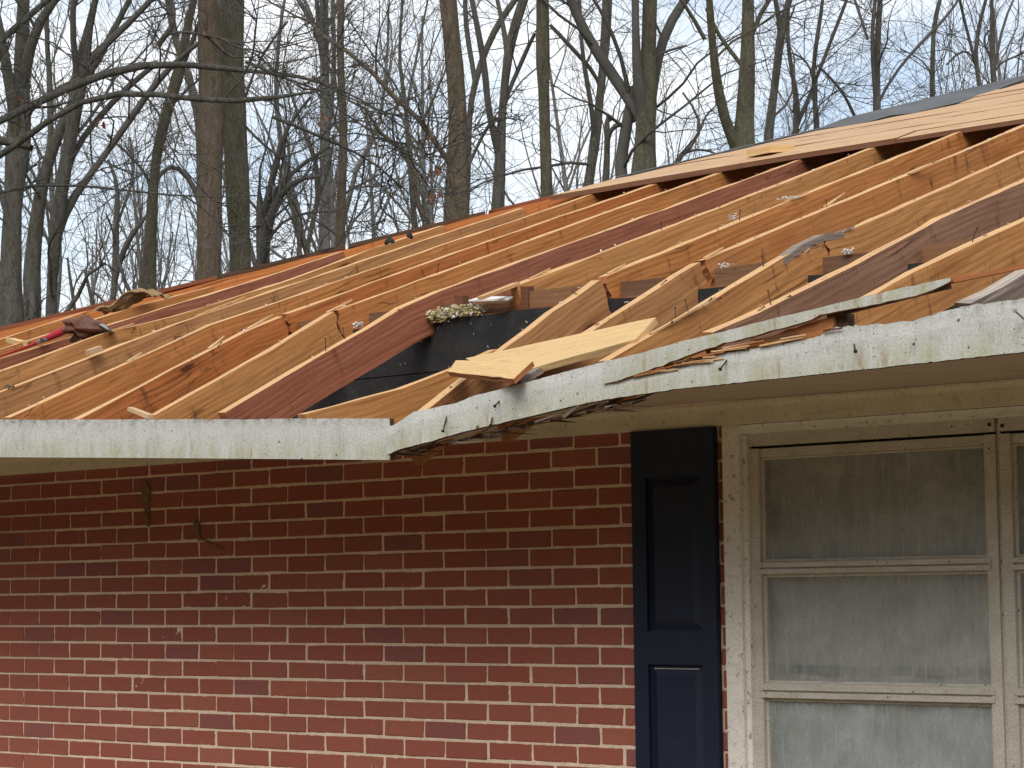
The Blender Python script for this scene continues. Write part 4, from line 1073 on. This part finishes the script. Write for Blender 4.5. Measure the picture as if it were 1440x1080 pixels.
def resample(P, Rr, n):
    P = np.array(P, float); s = np.r_[0, np.cumsum(np.linalg.norm(np.diff(P, axis=0), axis=1))]; t = np.linspace(0, s[-1], n)
    # smooth (catmull-like) by interpolating then averaging
    Q = np.stack([np.interp(t, s, P[:, i]) for i in range(3)], 1); q = Q.copy()
    for _ in range(2): q[1:-1] = .25*q[:-2]+.5*q[1:-1]+.25*q[2:]
    return q, np.interp(t, s, Rr)
def grow(P, Rr, m, ln, npt, ang, rscale, rend, up=.05, wig=.22, tmin=.15, zlim=None, rmin=.004):
    """children of many parent polylines at once"""
    k, n, _ = P.shape
    par = np.repeat(np.arange(k), m); t = RNG.uniform(tmin, .98, k*m)*(n-1); i = np.minimum(t.astype(int), n-2); f = (t-i)[:, None]
    S0 = P[par, i]*(1-f)+P[par, i+1]*f; T = P[par, i+1]-P[par, i]; T /= np.linalg.norm(T, axis=1, keepdims=True)+1e-9
    r0 = (Rr[par, i]*(1-f[:, 0])+Rr[par, i+1]*f[:, 0])*rscale
    if zlim is not None:
        ok = S0[:, 2] < zlim; S0, T, r0 = S0[ok], T[ok], r0[ok]
    q = len(S0); v = RNG.normal(size=(q, 3)); v -= (v*T).sum(1, keepdims=True)*T; v /= np.linalg.norm(v, axis=1, keepdims=True)+1e-9
    a = RNG.uniform(ang[0], ang[1], q)[:, None]; D = T*np.cos(a)+v*np.sin(a)
    L = (ln*RNG.uniform(.45, 1.25, q)/(npt-1))[:, None]; out = [S0]; bend = RNG.normal(size=(q, 3))*wig*.5
    for j in range(npt-1):
        D = D+RNG.normal(size=(q, 3))*wig+bend*.35+np.array([0, 0, up]); D /= np.linalg.norm(D, axis=1, keepdims=True); out.append(out[-1]+D*L)
    r0 = np.clip(r0, rmin, None)
    return np.stack(out, 1), r0[:, None]*np.linspace(1, rend, npt)[None]
TREE_N = 0
def tree(name, label, limbs, D, bark, twig=M_TWIG, dens=1., leafy=None, group=None, depth=1., cat='tree', twl=1., below=True):
    """limbs: list of polylines (px, py, width px); the first is the trunk, run on to the ground and up past the frame"""
    global TREE_N; TREE_N += 1
    rr = np.random.default_rng(100+TREE_N); sc = D/FPX
    trunk, limbt = Tubes(), Tubes(); allP, allR = [], []
    zt = at_d(720, 0, D)[2]; hist = []
    for li, L in enumerate(limbs):
        L = sorted(L, key=lambda q: 0) if False else L
        P = [at_d(a, b, D) for a, b, _ in L]; Rr = [c*sc/2 for _, _, c in L]
        if li == 0 and below:
            b0 = P[0].copy(); d = P[0]-P[1]; b0 += d/np.linalg.norm(d)*.3; g_ = np.array([P[0][0]+d[0]*.3, P[0][1]+d[1]*.3, GZ-.1])
            P = [g_, g_*.75+P[0]*.25]+P; Rr = [Rr[0]*1.45, Rr[0]*1.12]+Rr
        if L[-1][1] <= 4:                                 # leaves the picture at the top: go on
            d = P[-1]-P[-2]; d /= np.linalg.norm(d); ext = max(1.2, min(6., Rr[-1]*38)); d2 = d*.8+np.array([rr.normal()*.15, rr.normal()*.15, .35]); d2 /= np.linalg.norm(d2)
            P = P+[P[-1]+d*ext*.4, P[-1]+d*ext*.4+d2*ext*.6]; Rr = Rr+[Rr[-1]*.8, Rr[-1]*.3]
        if li > 0:
            best = None
            for Q_, W_ in hist:
                dd = np.linalg.norm(Q_-P[0], axis=1); k_ = int(dd.argmin())
                if dd[k_] < 2.2*W_[k_]+.05 and (best is None or dd[k_] < best[0]): best = (dd[k_], Q_[max(0, k_-1)], W_[k_])
            if best: P = [best[1]+FW*best[2]*.25]+P; Rr = [min(Rr[0]*1.1, best[2]*.8)]+Rr
        length = sum(np.linalg.norm(P[i+1]-P[i]) for i in range(len(P)-1))
        n = max(8, int(length/.28))
        Q, W = resample(P, Rr, n)
        ax = FW*depth                                     # wander in depth, starting from the joint
        ph = rr.uniform(0, 6.28, 3); tt = np.linspace(0, 1, n); am = (0 if li == 0 else .16*length)
        Q = Q+ax[None]*((np.sin(tt*2.2+ph[0])-np.sin(ph[0]))*am)[:, None]
        W = W*(1+.05*np.sin(tt*length*2.1+ph[1])+.03*np.sin(tt*length*5+ph[2]))
        (trunk if li == 0 else limbt).add(Q[None], W[None], 14 if li == 0 or W.max() > .08 else 9)
        hist.append((Q, W))
        Q10, W10 = resample(Q, W, 14); allP.append(Q10); allR.append(W10)
    o = thing(name, (allP[0][0][0], allP[0][0][1], GZ), label, cat, group)
    trunk.build('trunk', bark, o)
    P = np.array(allP); Rr = np.array(allR); tw = Tubes(); zl = zt+2.2
    m1 = max(2, round(4.2*dens)); B1, R1 = grow(P, Rr, m1, 2.6*twl, 9, (.5, 1.15), .32, .25, .05, .24, .25, zl, .008); R1 = np.minimum(R1, .035)
    vis_ = B1[:, :, 2].max(1) > at_d(720, 480, D)[2]; B1, R1 = B1[vis_], R1[vis_]
    limbt.add(B1, R1, 5)
    B2, R2 = grow(B1, R1, 6, 1.15*twl, 7, (.4, 1.1), .5, .35, .04, .2, .15, zl, .0055)
    B3, R3_ = grow(B2, R2, 4, .5*twl, 5, (.4, 1.0), .6, .5, .03, .22, .15, zl, .0036)
    limbt.add(B2, R2, 4); tw.add(B3, R3_, 3)
    if len(limbs): limbt.build('branches', bark if D < 30 else twig, o)['kind'] = 'stuff'
    tw.build('twigs', twig, o)['kind'] = 'stuff'
    return o
TREES = [
 ('bare_tree', 'thick grey forked tree at the left end of the roof', 29, B_GREY, 1.2,
  [[(14,500,44),(15,390,31),(17,290,27),(27,195,34),(30,110,22),(33,0,18)], [(28,190,16),(14,60,13),(6,0,10)], [(34,120,16),(48,60,14),(66,20,13),(92,0,11)], [(20,330,10),(4,270,9),(-14,230,8)]]),
 ('bare_tree', 'leaning grey tree whose long stem crosses behind the forked trunks', 32, B_GREY, 1.2,
  [[(44,490,26),(46,350,22),(60,248,18),(80,190,15),(112,125,12),(150,62,10),(182,0,8)], [(48,400,10),(52,470,11)], [(62,245,8),(70,150,8),(60,60,7),(64,0,6)]]),
 ('bare_tree', 'many-forked grey tree with a broad crotch and spreading stems', 31, B_GREY, 1.2,
  [[(71,455,16),(74,380,16),(79,310,20),(92,242,17),(98,205,17),(111,112,27),(118,78,20),(123,44,12),(134,0,9)], [(82,300,14),(110,262,11),(133,230,10),(165,185,10),(196,142,10),(222,107,9),(250,80,7),(300,50,5)], [(114,95,10),(102,66,9),(108,22,8),(112,0,8)], [(118,80,12),(142,66,11),(173,38,10),(195,10,9),(206,0,8)], [(96,215,10),(120,180,9),(140,150,9),(175,110,8),(215,80,7)]]),
 ('bare_tree', 'slender mossy grey tree with one bend, left of the two thick trunks', 33, B_MOSS, 1.,
  [[(206,430,26),(212,340,17),(216,240,15),(228,175,15),(240,140,16),(254,98,17),(261,60,12),(264,20,12),(272,0,9)], [(256,92,8),(280,50,7),(300,0,6)], [(214,260,5),(190,225,4),(150,190,3)]]),
 ('bare_tree', 'thin dark tree half hidden by the left thick trunk', 38, B_GREY, .8,
  [[(283,400,12),(283,300,12),(281,190,11),(277,140,12),(266,108,11),(250,70,9),(242,40,10),(237,0,11)], [(281,280,8),(262,240,7),(240,225,6),(222,260,6)]]),
 ('bare_tree', 'thick straight trunk with reddish bark on its side, standing close beside another', 30, B_RED, .5,
  [[(292,425,36),(294,360,35),(296,300,34),(297,200,33),(296,100,33),(293,0,31)]]),
 ('bare_tree', 'thick straight trunk with greenish grey bark, right of the reddish one', 31, B_MOSS, .5,
  [[(339,415,32),(337,330,31),(334,270,32),(331,200,33),(327,100,34),(326,0,34)], [(330,190,4),(345,120,4),(372,60,4),(405,30,3)]]),
 ('bare_tree', 'snapped grey tree with a jagged stump top and arching side limbs', 36, B_GREY, 1.1,
  [[(370,400,20),(370,335,18),(367,300,13),(365,280,8),(364,262,3)], [(373,328,14),(389,290,12),(402,262,10),(425,249,7),(455,252,5)], [(371,295,10),(392,237,9),(397,215,8),(397,190,6),(420,165,5),(440,140,4)], [(378,282,8),(405,248,7),(432,226,6),(462,205,5)], [(374,340,5),(395,312,4),(430,300,4),(475,300,3)]]),
 ('bare_tree', 'thin crooked tree swaying up between the snapped tree and a straight trunk', 40, B_GREY, .9,
  [[(427,385,8),(432,345,7),(441,305,7),(453,268,7),(449,240,6),(440,215,6),(428,188,5),(415,150,4),(400,100,3)], [(447,285,5),(445,250,5),(446,230,4)], [(453,265,5),(465,230,4),(470,190,3)]]),
 ('bare_tree', 'straight rough-barked brown trunk with short dead branch stubs', 34, B_RED, .9,
  [[(478,360,15),(479,310,14),(481,250,12),(484,190,11),(479,100,11),(478,40,10),(480,0,9)], [(478,330,4),(455,318,3),(430,300,3)], [(479,270,4),(500,262,3),(540,262,3)], [(476,100,3),(455,75,3),(442,50,2)]]),
 ('bare_tree', 'thin dark tree forking into two upright stems', 38, B_GREY, 1.2,
  [[(585,340,9),(582,300,8),(578,255,7),(573,199,7),(571,137,6),(560,95,5),(562,60,4),(566,0,4)], [(572,140,4),(578,112,4),(590,46,4),(598,0,3)], [(571,135,3),(540,100,3),(510,60,2),(490,30,2)]]),
 ('bare_tree', 'thick brown leaning trunk alone against the pale sky', 27, B_RED, .35,
  [[(640,345,40),(642,300,35),(645,200,28),(643,122,25),(637,76,27),(630,0,25)]]),
 ('bare_tree', 'smooth grey fork rising behind the thick brown trunk', 36, B_GREY, .7,
  [[(652,340,12),(656,260,11),(660,153,9),(667,113,9),(675,92,9),(684,67,9),(700,30,9),(724,0,8)], [(671,100,7),(660,75,7),(654,45,7),(654,0,7)]]),
 ('bare_tree', 'grey twin-stemmed tree with a low curving fork', 33, B_GREY, .7,
  [[(698,310,19),(701,285,18),(704,214,15),(703,190,14),(706,165,12),(709,122,12),(716,61,14),(729,20,14),(736,0,13)], [(702,198,11),(686,176,9),(681,153,9),(689,131,9),(684,107,9),(678,76,9),(667,20,8),(663,0,8)], [(711,135,6),(717,122,6),(730,98,6),(740,70,6),(752,50,5)], [(716,60,8),(706,30,7),(700,0,6)], [(703,150,5),(681,180,5),(660,226,5),(640,270,4)]]),
 ('bare_tree', 'straight mossy trunk with a long swelling on one side', 30, B_MOSS, .3,
  [[(770,300,18),(768,240,16),(766,180,15),(765,124,17),(762,85,22),(764,45,19),(763,0,18)]]),
 ('bare_tree', 'grey tree bending up with a slim side stem beside the massive old tree', 34, B_GREY, .9,
  [[(822,290,17),(830,245,14),(838,190,16),(843,145,12),(847,104,11),(852,55,14),(854,0,15)], [(836,165,7),(830,140,7),(821,109,7),(816,65,6),(813,0,6)], [(843,110,5),(825,92,6),(805,72,6),(785,52,6),(773,40,5)]]),
 ('bare_tree', 'thin stem tucked between the bending grey tree and the massive old tree', 36, B_GREY, .8,
  [[(850,275,12),(854,225,9),(855,180,8),(850,145,7),(860,170,6)], [(854,190,7),(866,172,8),(880,180,6)]]),
 ('bare_tree', 'massive old tree with furrowed bark and a thick leaning limb', 30, B_MOSS, .8,
  [[(904,270,42),(906,230,36),(908,190,31),(909,140,30),(912,80,21),(914,0,20)], [(868,270,20),(872,235,18),(880,190,17),(887,145,14),(892,120,12)], [(892,150,15),(880,128,16),(865,104,16),(839,67,15),(818,34,14),(806,0,13)], [(900,150,20),(893,95,14),(893,40,11),(892,0,11)], [(918,140,16),(924,100,12),(930,52,14),(945,21,14),(960,0,13)], [(886,110,7),(875,85,6),(862,50,6),(850,20,5),(832,0,4)], [(920,76,4),(945,70,4),(965,66,3)]]),
 ('bare_tree', 'small crooked tree arching low over the plywood beyond the ridge', 40, B_GREY, 1.1,
  [[(942,235,9),(946,220,8),(956,212,7),(976,209,6),(988,190,5),(991,170,4),(975,150,3),(960,130,3)], [(976,209,4),(1000,212,3),(1015,222,3)], [(990,165,3),(1005,150,2),(1015,140,2)]]),
 ('bare_tree', 'mossy trunk with a slimmer second stem splitting off low in a V', 29, B_MOSS, .6,
  [[(1044,225,36),(1046,195,30),(1048,153,25),(1051,102,22),(1052,61,20),(1052,0,18)], [(1034,205,17),(1022,190,15),(1011,159,14),(1003,112,13),(997,71,11),(993,41,11),(990,0,9)], [(1040,84,6),(1028,70,7),(1015,53,6),(1001,26,6),(994,10,5)], [(991,55,6),(979,31,6),(964,10,5),(955,0,5)], [(1060,28,7),(1072,10,7),(1080,0,6)]]),
 ('bare_tree', 'plain grey trunk leaning right and forking at the top of view', 33, B_GREY, .6,
  [[(1078,215,13),(1081,180,13),(1087,143,12),(1092,102,12),(1096,61,12),(1101,26,12),(1109,0,9)], [(1099,32,8),(1092,12,7),(1088,0,6)], [(1109,30,3),(1116,18,3),(1120,5,2)]]),
 ('bare_tree', 'slim forked tree with a wavy left stem and a straight right one', 34, B_GREY, .7,
  [[(1112,205,9),(1117,190,9),(1127,165,9),(1122,140,7),(1117,115,6),(1109,85,6),(1106,45,6),(1108,10,5),(1109,0,5)], [(1127,160,6),(1144,126,5),(1156,96,5),(1172,53,5),(1187,16,5),(1193,0,5)]]),
 ('bare_tree', 'slim wavy tree with a burl at its foot behind the plywood', 34, B_GREY, .8,
  [[(1149,192,9),(1149,175,8),(1148,153,7),(1143,122,6),(1141,92,6),(1148,61,6),(1154,26,6),(1157,0,5)], [(1150,92,3),(1170,110,4),(1190,130,4),(1208,165,5)], [(1142,95,3),(1130,75,3),(1110,70,2)]]),
 ('bare_tree', 'forked tree with two close upright stems above the grey felt', 33, B_GREY, .8,
  [[(1233,170,10),(1232,140,13),(1234,108,9),(1233,54,9),(1237,18,8),(1238,0,7)], [(1230,135,7),(1225,108,6),(1222,54,6),(1224,18,5),(1227,0,5)], [(1220,55,4),(1216,35,4),(1206,0,4)], [(1238,128,4),(1270,87,4),(1310,43,5),(1339,22,4),(1352,0,4)]]),
 ('bare_tree', 'single straight slim trunk standing over the felt strip', 34, B_GREY, .7,
  [[(1311,150,7),(1311,130,7),(1311,90,7),(1312,45,6),(1314,14,7),(1320,0,6)], [(1311,95,3),(1295,78,2),(1270,65,2)]]),
 ('bare_tree', 'crooked thin tree curling left above the felt', 34, B_GREY, .9,
  [[(1381,130,7),(1376,105,6),(1370,90,6),(1366,69,6),(1377,45,6),(1380,14,5),(1385,0,5)], [(1366,68,4),(1357,55,4),(1348,27,4),(1343,0,4)], [(1366,68,3),(1350,70,3),(1340,82,3),(1330,92,2)]]),
 ('bare_tree', 'knobbly thin tree with a burl and a leaning right stem', 34, B_GREY, .9,
  [[(1399,125,9),(1397,100,8),(1394,81,8),(1393,63,9),(1397,36,6),(1395,0,5)], [(1399,92,4),(1407,54,4),(1415,23,4),(1428,0,3)], [(1394,68,3),(1384,58,3),(1386,44,3),(1395,40,3)], [(1400,90,3),(1425,82,3),(1450,70,3)]]),
 ('bare_tree', 'young forked tree in the gap left of the mossy slender tree', 37, B_GREY, 1.1,
  [[(157,435,9),(161,395,9),(164,370,10),(162,297,8),(170,270,6),(166,245,5),(152,225,4)], [(166,378,8),(184,337,8),(200,319,6),(215,300,4)], [(168,300,4),(178,270,4),(186,240,4),(180,200,3)]]),
 ('bare_tree', 'short dead stem with a broken top in the left gap', 39, B_GREY, .5, [[(134,445,5),(126,405,5),(119,380,4)], [(126,405,3),(140,420,3),(150,430,3)]]),
 ('bare_tree', 'thin bent sapling beside the brown leather pouch', 39, B_GREY, .8, [[(108,455,5),(103,415,5),(97,390,4),(95,362,3)], [(103,410,3),(110,395,2),(120,380,2)]]),
]
for nm, lab, D, bark, dens, limbs in TREES:
    tree(nm, lab, limbs, D, bark, dens=dens)
# nearer tree at the left whose long limbs reach across
near_limbs = [[(-95,480,40),(-92,330,38),(-88,200,36),(-84,100,32),(-80,0,28)],
 [(-88,200,16),(-40,178,11),(0,164,10),(44,133,11),(73,118,11),(111,91,13),(155,78,11),(200,69,11),(233,64,10),(249,69,9),(298,84,9),(342,87,7),(375,80,6),(415,83,5),(460,98,4),(510,125,3),(560,165,2)],
 [(222,64,9),(240,42,8),(246,24,6),(243,5,4)],
 [(345,87,5),(370,95,5),(400,112,4),(440,120,3),(480,140,2)], [(244,42,4),(275,48,4),(320,56,3),(345,63,2)],
 [(-90,230,16),(-40,195,14),(0,189,14),(22,198,12),(46,209,9)],
 [(-91,250,14),(0,235,8),(30,214,9),(44,196,9),(58,180,9),(84,155,9),(111,143,8),(155,135,9),(195,133,9),(240,142,8),(275,151,8),(309,160,8),(340,169,8),(382,163,7),(405,152,6),(425,146,4),(460,150,2)],
 [(382,164,5),(420,175,5),(455,198,5),(480,202,4),(516,214,3),(577,272,2)], [(340,171,4),(358,193,4),(395,222,3),(410,235,2)],
 [(-92,300,8),(0,249,4),(60,252,4),(111,253,4),(178,261,3),(240,273,3),(300,268,2),(350,263,2)],
 [(-86,120,12),(-30,60,10),(10,30,9),(44,0,8)],
 [(440,108,3),(470,130,3),(520,150,2),(580,170,2)], [(455,198,3),(500,180,2),(560,205,2),(610,225,1.5)]]
nt = tree('bare_tree', 'nearer tree whose long bare limbs reach across in front of the trunks', near_limbs, 17, B_GREY, dens=.62, twl=.55)
leaf_me = {}
def leaf(px, py, D, sz, mat, rot, parent):
    key = mat.name
    if key not in leaf_me:
        mb = MB(); prof = [(0, 0), (.25, .22), (.2, .35), (.42, .5), (.22, .6), (.3, .8), (0, 1.05)]
        for s in (-1, 1):
            pts = [(x*s, .12*math.sin(y*3)+abs(x)*.25, -y) for x, y in prof]
            if s > 0: pts = pts[::-1]
            mb.poly(pts)
        o_ = mb.build('dead_leaf', mat); leaf_me[key] = o_.data; bpy.data.objects.remove(o_)
    o = link(bpy.data.objects.new('dead_leaf', leaf_me[key])); o.parent = parent; o.scale = (sz,)*3; o.rotation_euler = rot
    o.location = Vector(at_d(px, py, D))-parent.location; return o
for px, py, s, m in ((23,134,.055,M_LEAFR),(104,146,.06,M_LEAFR),(141,166,.075,M_LEAFB),(146,170,.06,M_LEAFR),(137,163,.05,M_LEAFB),(287,43,.06,M_LEAFB),(294,47,.06,M_LEAFB),(300,42,.05,M_LEAFB),(612,232,.08,M_LEAFB),(604,238,.06,M_LEAFB),(613,272,.09,M_LEAFB),(620,265,.08,M_LEAFB),(607,268,.07,M_LEAFB),(600,190,.06,M_LEAFB),(608,186,.06,M_LEAFB),(590,196,.06,M_LEAFB),(450,155,.06,M_LEAFB),(455,163,.06,M_LEAFB),(448,170,.05,M_LEAFB)):
    leaf(px, py, 17, s*1.05, m, (random.uniform(-.5, .5), random.uniform(-.6, .6), random.uniform(-1, 2.4)), nt)

# ---- woods farther back: three kinds, copied
def far_proto(seed):
    rr = np.random.default_rng(seed); H = rr.uniform(15, 19)
    limbs, lr = [], []
    P = np.stack([np.array([.5*math.sin(t*2+seed)*t, .4*math.sin(t*3+seed*2)*t, t*H]) for t in np.linspace(0, 1, 24)]); W = np.linspace(.17, .03, 24)
    tr = Tubes(); tr.add(P[None], W[None], 8)
    B1, R1 = grow(P[None], W[None], 18, 6.0, 14, (.35, .9), .6, .2, .12, .12, .16, None, .02)
    B2, R2 = grow(B1, R1, 5, 2.8, 9, (.4, 1.0), .55, .25, .06, .16, .15, None, .011)
    B3, R3_ = grow(B2, R2, 4, 1.3, 6, (.4, 1.0), .6, .4, .04, .2, .1, None, .0075)
    br = Tubes(); br.add(B1, R1, 5); br.add(B2, R2, 3); tw = Tubes(); tw.add(B3, R3_, 3)
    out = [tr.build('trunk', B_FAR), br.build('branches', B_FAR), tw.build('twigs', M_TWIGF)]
    mes = [o.data for o in out]
    for o in out: bpy.data.objects.remove(o)
    return mes
protos = [far_proto(s) for s in (3, 8, 15)]
rr = np.random.default_rng(5)
FARPX = list(np.linspace(-60, 590, 12))+list(np.linspace(850, 1480, 6))
for i, px in enumerate(FARPX):
    D = rr.uniform(46, 82); q = at_d(px+rr.uniform(-18, 18), 540, D)
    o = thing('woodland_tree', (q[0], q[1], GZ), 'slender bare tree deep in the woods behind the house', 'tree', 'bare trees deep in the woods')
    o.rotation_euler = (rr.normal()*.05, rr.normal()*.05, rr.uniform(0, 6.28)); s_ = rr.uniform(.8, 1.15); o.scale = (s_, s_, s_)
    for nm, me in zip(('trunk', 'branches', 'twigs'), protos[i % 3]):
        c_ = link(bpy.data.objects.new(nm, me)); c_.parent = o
        if nm != 'trunk': c_['kind'] = 'stuff'

# ---- evergreen wood across the yard, behind the camera: it closes the low sky in front of the house and shows in the panes
def evergreen_wood():
    rr = np.random.default_rng(77); V, F = [], []
    for k in range(150):
        a = rr.uniform(R(178), R(352)); d = rr.uniform(34, 52); cx_, cy_ = 4+d*math.cos(a), -2+d*math.sin(a); H = rr.uniform(7, 13)
        n = 110; t = rr.random(n)**.8; rad = (1-t)*rr.uniform(2.2, 3.4)+.25; th = rr.uniform(0, 6.283, n); q = np.sqrt(rr.random(n))
        c = np.stack([cx_+np.cos(th)*rad*q, cy_+np.sin(th)*rad*q, GZ+.4+t*H], 1)
        u = rr.normal(size=(n, 3))*rr.uniform(.35, .8, (n, 1)); v = rr.normal(size=(n, 3))*.4
        b = len(V)*0
        for i in range(n): V.append((c[i]-u[i]-v[i], c[i]+u[i]-v[i]*.6, c[i]+u[i]+v[i], c[i]-u[i]*.7+v[i]))
    P = np.array(V).reshape(-1, 3); me = bpy.data.meshes.new('evergreen_wood')
    F = np.arange(len(P)).reshape(-1, 4)
    me.from_pydata(P.tolist(), [], F.tolist()); me.materials.append(flat('evergreen_foliage', (.045, .06, .028), .9, .1, .5, .6))
    tag(mesh_obj('evergreen_wood', me), 'dark evergreen wood across the yard in front of the house', 'woods', kind='stuff')
evergreen_wood()
